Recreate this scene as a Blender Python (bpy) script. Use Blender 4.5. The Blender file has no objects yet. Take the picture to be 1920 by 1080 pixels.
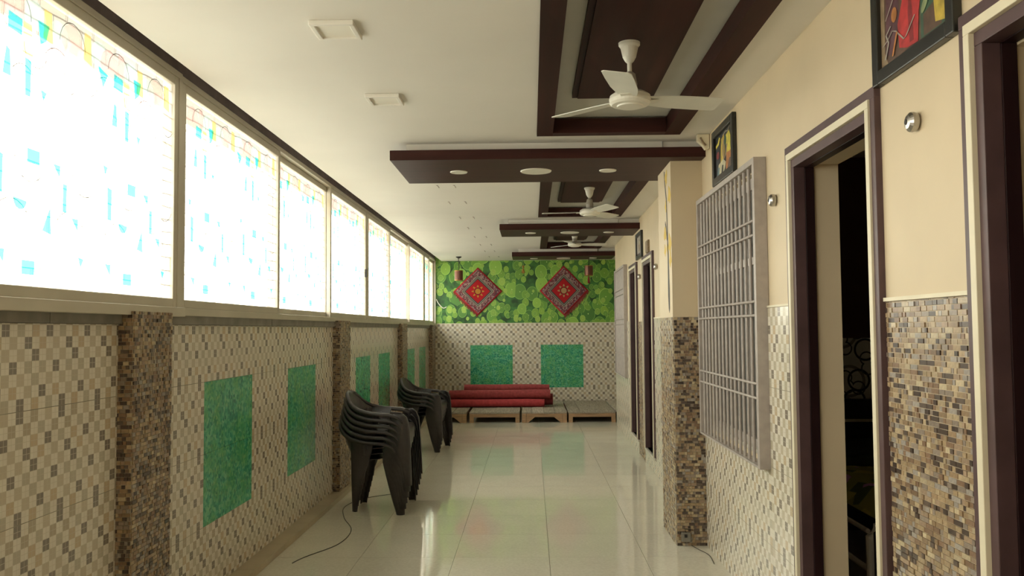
import bpy, math, random
from mathutils import Matrix, Vector
random.seed(7)
R = math.radians
scene = bpy.context.scene
COL = scene.collection

# ------------------------------------------------------------------ camera, sky, exposure
cd = bpy.data.cameras.new('camera'); cam = bpy.data.objects.new('camera', cd); COL.objects.link(cam)
cd.sensor_width = 36.0; cd.lens = 1600 * 36.0 / 1920; cd.clip_start = .05; cd.clip_end = 300
_r = ((0.999712, 0.022727, -0.007674), (-0.008768, 0.048458, -0.998787), (-0.022328, 0.998567, 0.048643))
cam.matrix_world = Matrix(((_r[0][0], -_r[1][0], -_r[2][0], 0), (_r[0][1], -_r[1][1], -_r[2][1], 0),
                           (_r[0][2], -_r[1][2], -_r[2][2], 1.425), (0, 0, 0, 1)))
scene.camera = cam
world = bpy.data.worlds.new('overcast_sky'); scene.world = world; world.use_nodes = True
bg = world.node_tree.nodes['Background']; bg.inputs[0].default_value = (1.0, .988, .97, 1); bg.inputs[1].default_value = 8.6
scene.view_settings.view_transform = 'Standard'; scene.view_settings.look = 'None'
scene.view_settings.exposure = 0.10; scene.view_settings.gamma = 1.0; scene.view_settings.use_curve_mapping = False
scene.cycles.use_denoising = True
scene.cycles.max_bounces = 14; scene.cycles.diffuse_bounces = 8; scene.cycles.transparent_max_bounces = 16
scene.cycles.sample_clamp_indirect = 6
pl = bpy.data.lights.new('window_portal', 'AREA'); pl.shape = 'RECTANGLE'; pl.size = 1.3; pl.size_y = 18.0
try: pl.cycles.is_portal = True
except Exception: pass
po = bpy.data.objects.new('window_portal', pl); COL.objects.link(po)
po.location = (-1.9, 6.5, 2.12); po.rotation_euler = (0, R(-90), 0)

# ------------------------------------------------------------------ materials
MATS = {}
def nt(name):
    m = bpy.data.materials.new(name); m.use_nodes = True; MATS[name] = m
    t = m.node_tree; return m, t, t.nodes['Principled BSDF']
def N(t, typ, **kw):
    n = t.nodes.new(typ)
    for k, v in kw.items():
        if k.startswith('i_'):
            key = k[2:]; key = int(key) if key.isdigit() else key
            n.inputs[key].default_value = v
        else: setattr(n, k, v)
    return n
def L(t, a, b): t.links.new(a, b)
def c4(c): return (c[0], c[1], c[2], 1)
def mathn(t, op, a, b=None, c=None):
    n = t.nodes.new('ShaderNodeMath'); n.operation = op
    for i, v in enumerate((a, b, c)):
        if v is None: continue
        if isinstance(v, (int, float)): n.inputs[i].default_value = v
        else: t.links.new(v, n.inputs[i])
    return n.outputs[0]
def mixc(t, fac, a, b, mode='MIX'):
    n = t.nodes.new('ShaderNodeMix'); n.data_type = 'RGBA'; n.blend_type = mode
    for key, v in ((0, fac), (6, a), (7, b)):
        if isinstance(v, tuple): n.inputs[key].default_value = c4(v)
        elif isinstance(v, (int, float)): n.inputs[key].default_value = v
        else: t.links.new(v, n.inputs[key])
    return n.outputs[2]
def ramp(t, fac, stops, interp='LINEAR'):
    n = t.nodes.new('ShaderNodeValToRGB'); e = n.color_ramp; e.interpolation = interp
    while len(e.elements) < len(stops): e.elements.new(.5)
    for el, (p, c) in zip(e.elements, stops): el.position = p; el.color = c4(c)
    t.links.new(fac, n.inputs[0]); return n.outputs[0]
def plain(name, col, rough=.5, metal=0, spec=.5, var=0.0, scale=8, bump=0.0, stretch=(1, 1, 1)):
    m, t, b = nt(name)
    b.inputs['Roughness'].default_value = rough; b.inputs['Metallic'].default_value = metal
    b.inputs['Specular IOR Level'].default_value = spec
    tc = N(t, 'ShaderNodeTexCoord'); mp = N(t, 'ShaderNodeMapping'); mp.inputs[3].default_value = stretch
    L(t, tc.outputs['Object'], mp.inputs[0])
    nz = N(t, 'ShaderNodeTexNoise'); nz.inputs['Scale'].default_value = scale; nz.inputs['Detail'].default_value = 5
    L(t, mp.outputs[0], nz.inputs['Vector'])
    d = tuple(max(0, x * (1 - var)) for x in col); u = tuple(min(1, x * (1 + var)) for x in col)
    L(t, ramp(t, nz.outputs[0], ((.3, d), (.7, u))), b.inputs['Base Color'])
    if bump:
        bp = N(t, 'ShaderNodeBump'); bp.inputs['Strength'].default_value = bump; bp.inputs['Distance'].default_value = .01
        L(t, nz.outputs[0], bp.inputs['Height']); L(t, bp.outputs[0], b.inputs['Normal'])
    return m
plain('cream_paint', (.64, .53, .365), .55, var=.05, scale=2.2, bump=.03)
plain('ceiling_paint', (.76, .735, .685), .6, var=.03, scale=1.5)
plain('recess_paint', (.50, .49, .44), .6, var=.03)
plain('dark_wood', (.032, .0085, .0065), .5, spec=.10, var=.35, scale=14, stretch=(1, .08, 1))
plain('dark_wood_cross', (.042, .0135, .0112), .45, spec=.16, var=.35, scale=14, stretch=(.08, 1, 1))
plain('door_wood', (.020, .0075, .0085), .45, spec=.2, var=.3, scale=16, stretch=(1, 1, .06))
plain('door_trim', (.085, .047, .050), .45, var=.18, scale=10)
plain('cream_strip', (.72, .66, .50), .5, var=.05)
plain('aluminium', (.56, .52, .43), .42, .2, var=.08, scale=3)
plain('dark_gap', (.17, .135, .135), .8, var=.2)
plain('grey_stone', (.20, .185, .155), .55, var=.25, scale=9)
plain('skirting_stone', (.43, .36, .24), .35, var=.12, scale=4)
plain('threshold_stone', (.50, .47, .40), .35, var=.08)
plain('grout', (.52, .47, .37), .8, var=.1)
plain('floor_grout', (.58, .55, .45), .6, var=.05)
plain('concrete', (.45, .43, .38), .9, var=.15, scale=.6)
plain('added_eave_concrete', (.20, .185, .16), .9, var=.15, scale=2)
plain('chair_plastic', (.036, .031, .031), .36, var=.12, scale=30, bump=.02)
plain('fan_white', (.74, .72, .64), .35, var=.03)
plain('fan_blade', (.70, .70, .64), .4, var=.04)
plain('fan_grey', (.33, .30, .25), .45, var=.05)
plain('light_white', (.80, .77, .69), .5, var=.02)
plain('frame_black', (.020, .020, .018), .35, var=.2)
plain('grille_paint', (.39, .345, .315), .5, var=.1, scale=20)
plain('shutter_grey', (.26, .25, .225), .55, var=.12, scale=3)
plain('steel', (.48, .46, .43), .34, 1.0, var=.05)
plain('brass', (.45, .26, .08), .35, 1.0, var=.2)
plain('copper_ribbed', (.20, .09, .065), .35, .7, var=.35, scale=40, stretch=(1, 1, .02))
plain('red_cloth', (.30, .048, .050), .9, var=.22, scale=25, bump=.15)
plain('red_cloth_bright', (.39, .042, .048), .9, var=.2, scale=25, bump=.15)
plain('red_cloth_dull', (.24, .032, .035), .9, var=.2, scale=25, bump=.15)
plain('board_wood', (.33, .285, .225), .7, var=.3, scale=9, stretch=(6, .5, 6))
plain('board_wood_pale', (.43, .38, .31), .7, var=.3, scale=9, stretch=(6, .5, 6))
plain('apron_wood', (.40, .25, .14), .7, var=.3, scale=12, stretch=(.4, 4, 6))
plain('black_rubber', (.015, .014, .013), .6)
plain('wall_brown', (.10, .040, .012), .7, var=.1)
plain('bed_white', (.80, .77, .70), .4)
plain('tassel_red', (.20, .02, .02), .9)
plain('plaque_brown', (.24, .17, .10), .6, var=.3, scale=60)
plain('petal_yellow', (.66, .47, .10), .7, var=.12)
plain('stem_paint', (.075, .07, .065), .7, var=.2)
plain('mattress_dark', (.030, .040, .018), .9, var=.5, scale=12)

def mosaic_mat(name, attr):
    m, t, b = nt(name); b.inputs['Roughness'].default_value = .33
    if attr: a = N(t, 'ShaderNodeAttribute', attribute_name='Col').outputs['Color']
    else: a = N(t, 'ShaderNodeObjectInfo').outputs['Color']
    tc = N(t, 'ShaderNodeTexCoord'); nz = N(t, 'ShaderNodeTexNoise'); nz.inputs['Scale'].default_value = 90
    L(t, tc.outputs['Object'], nz.inputs[0])
    L(t, mixc(t, .35, a, ramp(t, nz.outputs[0], ((.3, (.35, .35, .35)), (.7, (1, 1, 1)))), 'MULTIPLY'), b.inputs['Base Color'])
mosaic_mat('mosaic_stone', True); mosaic_mat('mosaic_piece', False)

def print_tile(name):
    m, t, b = nt(name); b.inputs['Roughness'].default_value = .22
    uv = N(t, 'ShaderNodeTexCoord').outputs['UV']; sp = N(t, 'ShaderNodeSeparateXYZ'); L(t, uv, sp.inputs[0])
    u6 = mathn(t, 'MULTIPLY', sp.outputs[0], 6.0); v9 = mathn(t, 'MULTIPLY', sp.outputs[1], 9.0)
    fu = mathn(t, 'FLOOR', u6); fv = mathn(t, 'FLOOR', v9)
    par = mathn(t, 'MODULO', mathn(t, 'ADD', fu, fv), 2.0)
    on = mathn(t, 'LESS_THAN', par, .5)
    cx = N(t, 'ShaderNodeCombineXYZ'); L(t, fu, cx.inputs[0]); L(t, fv, cx.inputs[1]); cx.inputs[2].default_value = 3.7
    wn = N(t, 'ShaderNodeTexWhiteNoise'); L(t, cx.outputs[0], wn.inputs[0])
    cell = ramp(t, wn.outputs[0], ((0, (.54, .475, .36)), (.28, (.45, .385, .28)), (.50, (.54, .43, .29)), (.66, (.49, .44, .34))), 'CONSTANT')
    dk = None
    for (p, q) in ((4, 0), (1, 1), (3, 3), (0, 4), (5, 5), (2, 6), (4, 8)):
        e = mathn(t, 'MULTIPLY', mathn(t, 'COMPARE', fu, float(p), .1), mathn(t, 'COMPARE', fv, float(q), .1))
        dk = e if dk is None else mathn(t, 'MAXIMUM', dk, e)
    cell = mixc(t, dk, cell, (.23, .195, .16))
    nz = N(t, 'ShaderNodeTexNoise'); nz.inputs['Scale'].default_value = 5; nz.inputs['Detail'].default_value = 4; L(t, uv, nz.inputs[0])
    base = ramp(t, nz.outputs[0], ((.3, (.70, .65, .55)), (.7, (.78, .735, .635))))
    col = mixc(t, on, base, cell)
    def line(v, n, w):
        f = mathn(t, 'FRACT', mathn(t, 'ADD', mathn(t, 'MULTIPLY', v, float(n)), .5))
        return mathn(t, 'LESS_THAN', mathn(t, 'ABSOLUTE', mathn(t, 'SUBTRACT', f, .5)), w)
    ln = mathn(t, 'MAXIMUM', line(sp.outputs[0], 12, .05), line(sp.outputs[1], 18, .05))
    L(t, mixc(t, mathn(t, 'MULTIPLY', ln, .75), col, (.58, .53, .42)), b.inputs['Base Color'])
print_tile('checker_tile')

def green_tile():
    m, t, b = nt('green_tile'); b.inputs['Roughness'].default_value = .25
    tc = N(t, 'ShaderNodeTexCoord'); oi = N(t, 'ShaderNodeObjectInfo')
    add = N(t, 'ShaderNodeVectorMath', operation='ADD'); L(t, tc.outputs['Object'], add.inputs[0]); L(t, oi.outputs['Random'], add.inputs[1])
    n1 = N(t, 'ShaderNodeTexVoronoi'); n1.inputs['Scale'].default_value = 55; L(t, add.outputs[0], n1.inputs['Vector'])
    n2 = N(t, 'ShaderNodeTexNoise'); n2.inputs['Scale'].default_value = 9; n2.inputs['Detail'].default_value = 3; L(t, add.outputs[0], n2.inputs['Vector'])
    sp = N(t, 'ShaderNodeSeparateColor'); L(t, n1.outputs['Color'], sp.inputs[0])
    a = ramp(t, sp.outputs[0], ((0, (.012, .18, .12)), (.35, (.035, .33, .20)), (.65, (.09, .46, .26)), (1, (.19, .56, .31))))
    b2 = ramp(t, sp.outputs[1], ((0, (.02, .24, .09)), (.5, (.07, .40, .13)), (1, (.20, .52, .18))))
    L(t, mixc(t, ramp(t, n2.outputs[0], ((.4, (0, 0, 0)), (.62, (.7, .7, .7)))), a, b2), b.inputs['Base Color'])
green_tile()

def floor_mat():
    m, t, b = nt('floor_tile_stone'); b.inputs['Roughness'].default_value = .07; b.inputs['Specular IOR Level'].default_value = .55
    tc = N(t, 'ShaderNodeTexCoord'); oi = N(t, 'ShaderNodeObjectInfo')
    add = N(t, 'ShaderNodeVectorMath', operation='ADD'); L(t, tc.outputs['Object'], add.inputs[0]); L(t, oi.outputs['Random'], add.inputs[1])
    nz = N(t, 'ShaderNodeTexNoise'); nz.inputs['Scale'].default_value = 60; nz.inputs['Detail'].default_value = 6; L(t, add.outputs[0], nz.inputs['Vector'])
    n2 = N(t, 'ShaderNodeTexNoise'); n2.inputs['Scale'].default_value = 3; L(t, add.outputs[0], n2.inputs['Vector'])
    a = ramp(t, nz.outputs[0], ((.35, (.66, .63, .525)), (.65, (.73, .70, .595))))
    L(t, mixc(t, .10, a, ramp(t, n2.outputs[0], ((.35, (.6, .6, .6)), (.65, (1, 1, 1)))), 'MULTIPLY'), b.inputs['Base Color'])
    L(t, ramp(t, n2.outputs[0], ((.3, (.05,) * 3), (.7, (.10,) * 3))), b.inputs['Roughness'])
floor_mat()

def wallpaper():
    m, t, b = nt('lily_wallpaper'); b.inputs['Roughness'].default_value = .45
    uv = N(t, 'ShaderNodeTexCoord').outputs['Object']
    mp = N(t, 'ShaderNodeMapping'); L(t, uv, mp.inputs[0]); mp.inputs[3].default_value = (1, 1, .82)
    sx = N(t, 'ShaderNodeSeparateXYZ'); L(t, mp.outputs[0], sx.inputs[0])
    cur = None
    nz = N(t, 'ShaderNodeTexNoise'); nz.inputs['Scale'].default_value = 7; L(t, uv, nz.inputs['Vector'])
    cur = ramp(t, nz.outputs[0], ((.35, (.012, .060, .012)), (.65, (.05, .20, .035))))
    for i, (sc, r, lo, hi, off) in enumerate(((4.2, .50, (.055, .18, .035), (.16, .36, .05), 1.3), (6.5, .46, (.10, .26, .04), (.25, .45, .055), 7.1), (3.6, .43, (.13, .32, .045), (.30, .54, .08), 3.3), (7.5, .36, (.14, .33, .05), (.36, .54, .09), 9.7))):
        cb = N(t, 'ShaderNodeCombineXYZ'); L(t, sx.outputs[0], cb.inputs[0]); L(t, sx.outputs[2], cb.inputs[1])
        ad = N(t, 'ShaderNodeVectorMath', operation='ADD'); L(t, cb.outputs[0], ad.inputs[0]); ad.inputs[1].default_value = (off, off * 1.7, 0)
        vo = N(t, 'ShaderNodeTexVoronoi', voronoi_dimensions='2D'); vo.inputs['Scale'].default_value = sc; vo.inputs['Randomness'].default_value = .85
        L(t, ad.outputs[0], vo.inputs['Vector'])
        s = N(t, 'ShaderNodeSeparateColor'); L(t, vo.outputs['Color'], s.inputs[0])
        rad = mathn(t, 'MULTIPLY', mathn(t, 'ADD', mathn(t, 'MULTIPLY', s.outputs[0], .75), .42), r)
        msk = mathn(t, 'LESS_THAN', vo.outputs['Distance'], rad)
        ratio = mathn(t, 'DIVIDE', vo.outputs['Distance'], rad)
        pad = mixc(t, s.outputs[1], lo, hi)
        pad = mixc(t, mathn(t, 'GREATER_THAN', ratio, .92), pad, tuple(min(1, x * 1.15 + .03) for x in hi))
        pad = mixc(t, mathn(t, 'LESS_THAN', ratio, .07), pad, (.55, .72, .25))
        keep = mathn(t, 'MULTIPLY', msk, mathn(t, 'GREATER_THAN', s.outputs[2], (.02, .15, .45, .45)[i]))
        cur = mixc(t, keep, cur, pad)
    L(t, cur, b.inputs['Base Color'])
wallpaper()

def circle_paper():
    m, t, b = nt('circle_wallpaper'); b.inputs['Roughness'].default_value = .5
    tc = N(t, 'ShaderNodeTexCoord'); sx = N(t, 'ShaderNodeSeparateXYZ'); L(t, tc.outputs['Object'], sx.inputs[0])
    cur = (.78, .77, .68)
    for sc, off, r, col in ((3.4, 0.2, .36, (.30, .29, .24)), (4.6, 2.9, .34, (.03, .03, .025)), (7.0, 5.1, .32, (.10, .10, .085))):
        cb = N(t, 'ShaderNodeCombineXYZ'); L(t, sx.outputs[0], cb.inputs[0]); L(t, sx.outputs[2], cb.inputs[1])
        ad = N(t, 'ShaderNodeVectorMath', operation='ADD'); L(t, cb.outputs[0], ad.inputs[0]); ad.inputs[1].default_value = (off, off, 0)
        vo = N(t, 'ShaderNodeTexVoronoi', voronoi_dimensions='2D'); vo.inputs['Scale'].default_value = sc; vo.inputs['Randomness'].default_value = .7
        L(t, ad.outputs[0], vo.inputs['Vector'])
        ring = mathn(t, 'LESS_THAN', mathn(t, 'ABSOLUTE', mathn(t, 'SUBTRACT', vo.outputs['Distance'], r)), .035)
        cur = mixc(t, ring, cur, col)
    L(t, cur, b.inputs['Base Color'])
circle_paper()

def floral():
    m, t, b = nt('floral_cloth'); b.inputs['Roughness'].default_value = .9
    tc = N(t, 'ShaderNodeTexCoord'); vo = N(t, 'ShaderNodeTexVoronoi'); vo.inputs['Scale'].default_value = 9; L(t, tc.outputs['Object'], vo.inputs['Vector'])
    s = N(t, 'ShaderNodeSeparateColor'); L(t, vo.outputs['Color'], s.inputs[0])
    L(t, ramp(t, s.outputs[0], ((0, (.30, .28, .05)), (.4, (.42, .36, .06)), (.6, (.50, .25, .42)), (.8, (.10, .12, .03))), 'CONSTANT'), b.inputs['Base Color'])
floral()

def kilim(name, gold):
    m, t, b = nt(name); b.inputs['Roughness'].default_value = .95
    uv = N(t, 'ShaderNodeTexCoord').outputs['UV']; sp = N(t, 'ShaderNodeSeparateXYZ'); L(t, uv, sp.inputs[0])
    x = mathn(t, 'SUBTRACT', mathn(t, 'MULTIPLY', sp.outputs[0], 2.0), 1.0); y = mathn(t, 'SUBTRACT', mathn(t, 'MULTIPLY', sp.outputs[1], 2.0), 1.0)
    d = mathn(t, 'MAXIMUM', mathn(t, 'ABSOLUTE', x), mathn(t, 'ABSOLUTE', y))
    nz = N(t, 'ShaderNodeTexVoronoi'); nz.inputs['Scale'].default_value = 30; L(t, uv, nz.inputs['Vector'])
    s = N(t, 'ShaderNodeSeparateColor'); L(t, nz.outputs['Color'], s.inputs[0])
    speck = ramp(t, s.outputs[0], ((0, (.17, .045, .055)), (.3, (.26, .17, .17)), (.55, (.10, .035, .05)), (.8, (.33, .22, .19))), 'CONSTANT')
    bands = ramp(t, d, ((0, (.40, .008, .014)), (.50, (.05, .045, .05)), (.55, (.22, .20, .16)), (.60, (.06, .05, .055)), (.635, (.34, .30, .22)), (.665, (.25, .12, .12)), (.92, (.34, .016, .024))), 'CONSTANT')
    mid = mathn(t, 'MULTIPLY', mathn(t, 'GREATER_THAN', d, .665), mathn(t, 'LESS_THAN', d, .92))
    col = mixc(t, mid, bands, speck)
    r2 = mathn(t, 'SQRT', mathn(t, 'ADD', mathn(t, 'MULTIPLY', x, x), mathn(t, 'MULTIPLY', y, y)))
    ang = mathn(t, 'ARCTAN2', y, x)
    pet = mathn(t, 'MULTIPLY', mathn(t, 'ADD', mathn(t, 'COSINE', mathn(t, 'MULTIPLY', ang, 8.0)), 1.0), .5)
    ro = mathn(t, 'LESS_THAN', r2, mathn(t, 'ADD', mathn(t, 'MULTIPLY', pet, .20), .17))
    ring = mathn(t, 'MULTIPLY', mathn(t, 'GREATER_THAN', r2, .16), mathn(t, 'LESS_THAN', r2, .235))
    ring2 = mathn(t, 'MULTIPLY', mathn(t, 'GREATER_THAN', r2, .31), mathn(t, 'LESS_THAN', pet, .8))
    cent = mixc(t, ring, gold, (.16, .01, .012)); cent = mixc(t, mathn(t, 'MULTIPLY', ring2, .8), cent, (.30, .16, .17))
    col = mixc(t, ro, col, cent)
    L(t, col, b.inputs['Base Color'])
kilim('kilim_red_gold', (.46, .21, .035)); kilim('kilim_red_pale', (.40, .25, .11))

def glass(name, col, lines=False, tl_mix=.5):
    m = bpy.data.materials.new(name); m.use_nodes = True; MATS[name] = m; t = m.node_tree
    t.nodes.remove(t.nodes['Principled BSDF']); out = t.nodes['Material Output']
    c = None
    if lines:
        tc = N(t, 'ShaderNodeTexCoord'); sx = N(t, 'ShaderNodeSeparateXYZ'); L(t, tc.outputs['Object'], sx.inputs[0])
        cb = N(t, 'ShaderNodeCombineXYZ'); L(t, sx.outputs[1], cb.inputs[0]); L(t, sx.outputs[2], cb.inputs[1])
        nz = N(t, 'ShaderNodeTexNoise'); nz.inputs['Scale'].default_value = 2.2; L(t, cb.outputs[0], nz.inputs['Vector'])
        ad = N(t, 'ShaderNodeVectorMath', operation='MULTIPLY_ADD'); L(t, nz.outputs['Color'], ad.inputs[0]); ad.inputs[1].default_value = (.10, .06, 0); L(t, cb.outputs[0], ad.inputs[2])
        br = N(t, 'ShaderNodeTexBrick'); br.inputs['Scale'].default_value = 1.0
        br.inputs['Mortar Size'].default_value = .0019; br.inputs['Brick Width'].default_value = .19; br.inputs['Row Height'].default_value = .062
        br.inputs['Color1'].default_value = c4(col); br.inputs['Color2'].default_value = (col[0] * .97, col[1] * .95, col[2] * .88, 1); br.inputs['Mortar'].default_value = (.42, .40, .35, 1)
        L(t, ad.outputs[0], br.inputs['Vector']); c = br.outputs[0]
    tr = N(t, 'ShaderNodeBsdfTransparent'); tl = N(t, 'ShaderNodeBsdfTranslucent'); gl = N(t, 'ShaderNodeBsdfGlossy'); gl.inputs['Roughness'].default_value = .15
    for s in (tr, tl):
        s.inputs[0].default_value = c4(col)
        if c is not None: L(t, c, s.inputs[0])
    mx = N(t, 'ShaderNodeMixShader'); mx.inputs[0].default_value = tl_mix; L(t, tr.outputs[0], mx.inputs[1]); L(t, tl.outputs[0], mx.inputs[2])
    m2 = N(t, 'ShaderNodeMixShader'); m2.inputs[0].default_value = .03; L(t, mx.outputs[0], m2.inputs[1]); L(t, gl.outputs[0], m2.inputs[2])
    L(t, m2.outputs[0], out.inputs[0])
glass('frosted_glass', (.94, .935, .905), True, .14)
def grey_frosted():
    m, t, b = nt('grey_frosted'); b.inputs['Base Color'].default_value = (.20, .195, .18, 1); b.inputs['Roughness'].default_value = .5
    tl = N(t, 'ShaderNodeBsdfTranslucent'); tl.inputs[0].default_value = (.6, .58, .53, 1); mx = N(t, 'ShaderNodeMixShader'); mx.inputs[0].default_value = .5
    L(t, b.outputs[0], mx.inputs[1]); L(t, tl.outputs[0], mx.inputs[2]); L(t, mx.outputs[0], t.nodes['Material Output'].inputs[0])
grey_frosted()
for _n, _c in (('cyan', (.30, .86, .91)), ('pink', (.90, .78, .78)), ('yellow', (.92, .85, .56)), ('blue', (.82, .90, .91)), ('line', (.12, .11, .10))): glass('film_' + _n, _c, False, .15)

# ------------------------------------------------------------------ mesh builder
class MB:
    def __init__(s): s.v = []; s.f = []; s.fm = []; s.uv = {}; s.col = []; s.smooth = False
    def add(s, vs, fs, mi=0, col=None):
        o = len(s.v); s.v += [tuple(p) for p in vs]
        for f in fs: s.f.append(tuple(i + o for i in f)); s.fm.append(mi); s.col.append(col)
        return s
    def box(s, x0, x1, y0, y1, z0, z1, mi=0, col=None):
        return s.add([(x0, y0, z0), (x1, y0, z0), (x1, y1, z0), (x0, y1, z0), (x0, y0, z1), (x1, y0, z1), (x1, y1, z1), (x0, y1, z1)],
                     [(0, 3, 2, 1), (4, 5, 6, 7), (0, 1, 5, 4), (1, 2, 6, 5), (2, 3, 7, 6), (3, 0, 4, 7)], mi, col)
    def prism(s, poly, axis, a0, a1, mi=0):
        # poly: 2D points in the two other axes (order y,z / x,z / x,y), extruded along axis
        def P(p, a): return {'x': (a, p[0], p[1]), 'y': (p[0], a, p[1]), 'z': (p[0], p[1], a)}[axis]
        n = len(poly); vs = [P(p, a0) for p in poly] + [P(p, a1) for p in poly]
        return s.add(vs, [tuple(range(n - 1, -1, -1)), tuple(range(n, 2 * n))] + [(i, (i + 1) % n, n + (i + 1) % n, n + i) for i in range(n)], mi)
    def tube(s, pts, r, n=8, mi=0, cap=True):
        pts = [Vector(p) for p in pts]; rs = r if isinstance(r, (list, tuple)) else [r] * len(pts); rings = []
        for i, p in enumerate(pts):
            d = (pts[min(i + 1, len(pts) - 1)] - pts[max(i - 1, 0)]).normalized()
            a = d.cross(Vector((0, 0, 1)) if abs(d.z) < .9 else Vector((1, 0, 0))).normalized(); b = d.cross(a)
            rings.append([p + (a * math.cos(2 * math.pi * k / n) + b * math.sin(2 * math.pi * k / n)) * rs[i] for k in range(n)])
        vs = [q for rg in rings for q in rg]; fs = []
        for i in range(len(pts) - 1):
            for k in range(n): fs.append((i * n + k, i * n + (k + 1) % n, (i + 1) * n + (k + 1) % n, (i + 1) * n + k))
        if cap: fs += [tuple(range(n - 1, -1, -1)), tuple((len(pts) - 1) * n + k for k in range(n))]
        return s.add(vs, fs, mi)
    def lathe(s, prof, n=24, c=(0, 0), mi=0):
        vs = []; fs = []
        for r, z in prof: vs += [(c[0] + r * math.cos(2 * math.pi * k / n), c[1] + r * math.sin(2 * math.pi * k / n), z) for k in range(n)]
        for i in range(len(prof) - 1):
            for k in range(n): fs.append((i * n + k, i * n + (k + 1) % n, (i + 1) * n + (k + 1) % n, (i + 1) * n + k))
        fs += [tuple(range(n - 1, -1, -1)), tuple((len(prof) - 1) * n + k for k in range(n))]
        return s.add(vs, fs, mi)
    def grid(s, P, nu, nv, mi=0, closed=False):
        vs = [P(i, j) for i in range(nu) for j in range(nv)]
        return s.add(vs, [(i * nv + j, i * nv + j + 1, (i + 1) * nv + j + 1, (i + 1) * nv + j) for i in range(nu - 1) for j in range(nv - 1)], mi)
    def mesh(s, name, mats, M=None, uvf=None):
        me = bpy.data.meshes.new(name)
        vs = [tuple(M @ Vector(p)) for p in s.v] if M else s.v
        me.from_pydata(vs, [], s.f)
        for m in (mats if isinstance(mats, (list, tuple)) else [mats]): me.materials.append(MATS[m])
        me.polygons.foreach_set('material_index', s.fm)
        if s.smooth:
            me.polygons.foreach_set('use_smooth', [True] * len(s.f))
        if any(c is not None for c in s.col):
            at = me.color_attributes.new('Col', 'FLOAT_COLOR', 'CORNER'); k = 0
            for p, c in zip(me.polygons, s.col):
                for li in p.loop_indices: at.data[li].color = c4(c or (.4, .4, .4))
        if uvf:
            ul = me.uv_layers.new(name='UVMap')
            for lp in me.loops: ul.data[lp.index].uv = uvf(s.v[lp.vertex_index])
        me.update(); return me
    def build(s, name, mats, parent=None, M=None, uvf=None, bevel=0, solid=0, sub=0):
        o = bpy.data.objects.new(name, s.mesh(name, mats, M, uvf)); COL.objects.link(o)
        if parent: o.parent = parent
        if solid: md = o.modifiers.new('solid', 'SOLIDIFY'); md.thickness = solid; md.offset = 0
        if bevel: md = o.modifiers.new('bevel', 'BEVEL'); md.width = bevel; md.segments = 2; md.limit_method = 'ANGLE'
        if sub: md = o.modifiers.new('sub', 'SUBSURF'); md.levels = sub; md.render_levels = sub
        return o
def tag(o, label, cat, group=None):
    o['label'] = label; o['category'] = cat
    if group: o['group'] = group
    return o
def thing(name, label, cat, loc=(0, 0, 0), rz=0, group=None):
    o = bpy.data.objects.new(name, None); COL.objects.link(o); o.location = loc; o.rotation_euler = (0, 0, rz); o.empty_display_size = .1
    return tag(o, label, cat, group)
def struct(o, label=None):
    o['kind'] = 'structure'
    if label: o['label'] = label
    return o
def sthing(name, label, loc=(0, 0, 0)):
    o = bpy.data.objects.new(name, None); COL.objects.link(o); o.location = loc; o.empty_display_size = .1
    return struct(o, label)
def dup(o, parent=None, loc=None, rz=None):
    c = o.copy(); COL.objects.link(c); c.parent = parent
    if loc is not None: c.location = loc
    if rz is not None: c.rotation_euler = (0, 0, rz)
    for ch in [x for x in list(bpy.data.objects) if x.parent == o]: dup(ch, c)
    return c
BOXM = {}
def piece(name, mat, parent, size, loc, uvrect=None, axis='x', color=None):
    """a small box piece, mesh shared between equal pieces; uv on the face plane across axis"""
    key = (name, mat, tuple(round(v, 4) for v in size), uvrect and tuple(round(v, 3) for v in uvrect), axis)
    if key not in BOXM:
        a, b, c = (v / 2 for v in size); mb = MB().box(-a, a, -b, b, -c, c)
        uvf = None
        if uvrect:
            u0, u1, v0, v1 = uvrect
            ua, ul = (1, b) if axis == 'x' else (0, a)
            uvf = lambda p: (u0 + (u1 - u0) * (p[ua] + ul) / (2 * ul), v0 + (v1 - v0) * (p[2] + c) / (2 * c))
        BOXM[key] = mb.mesh(name, mat, None, uvf)
    o = bpy.data.objects.new(name, BOXM[key]); COL.objects.link(o); o.parent = parent; o.location = loc
    if color: o.color = c4(color)
    return o

H = 2.665; YB = 15.3; YF = -2.2; XL = -1.73; XR = 1.15; WT = .18
# far part of the right wall runs very slightly outward
FARM = Matrix.Translation((1.225, 9.5, 0)) @ Matrix.Rotation(R(-.62), 4, 'Z') @ Matrix.Translation((-1.225, -9.5, 0))
def far(o): o.matrix_world = FARM @ o.matrix_basis; return o

# ------------------------------------------------------------------ structure: floor
fl = struct(MB().box(-1.95, 4.4, YF, YB + .2, -.15, -.012).build('floor', 'floor_grout'), 'polished cream stone floor tiles')
ti, tw = -3, .594
for i in range(-2, 7):
    for j in range(0, 30):
        x0 = -.495 + .594 * i; x1 = x0 + .594; y0 = 5.42 + .6 * (j - 12); y1 = y0 + .6
        x0 = max(x0, -1.62)
        if x0 > 1.2 and y0 < 12.4: continue
        if y0 > 15.2 or x1 <= x0: continue
        piece('floor_tile', 'floor_tile_stone', fl, (x1 - x0 - .0022, y1 - y0 - .0022, .012), ((x0 + x1) / 2, (y0 + y1) / 2, -.006))
rf = struct(MB().box(1.34, 4.3, YF, 12.5, -.012, -.002).build('floor_rooms', 'threshold_stone'), 'dark bedroom floor beyond the doors')

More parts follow.
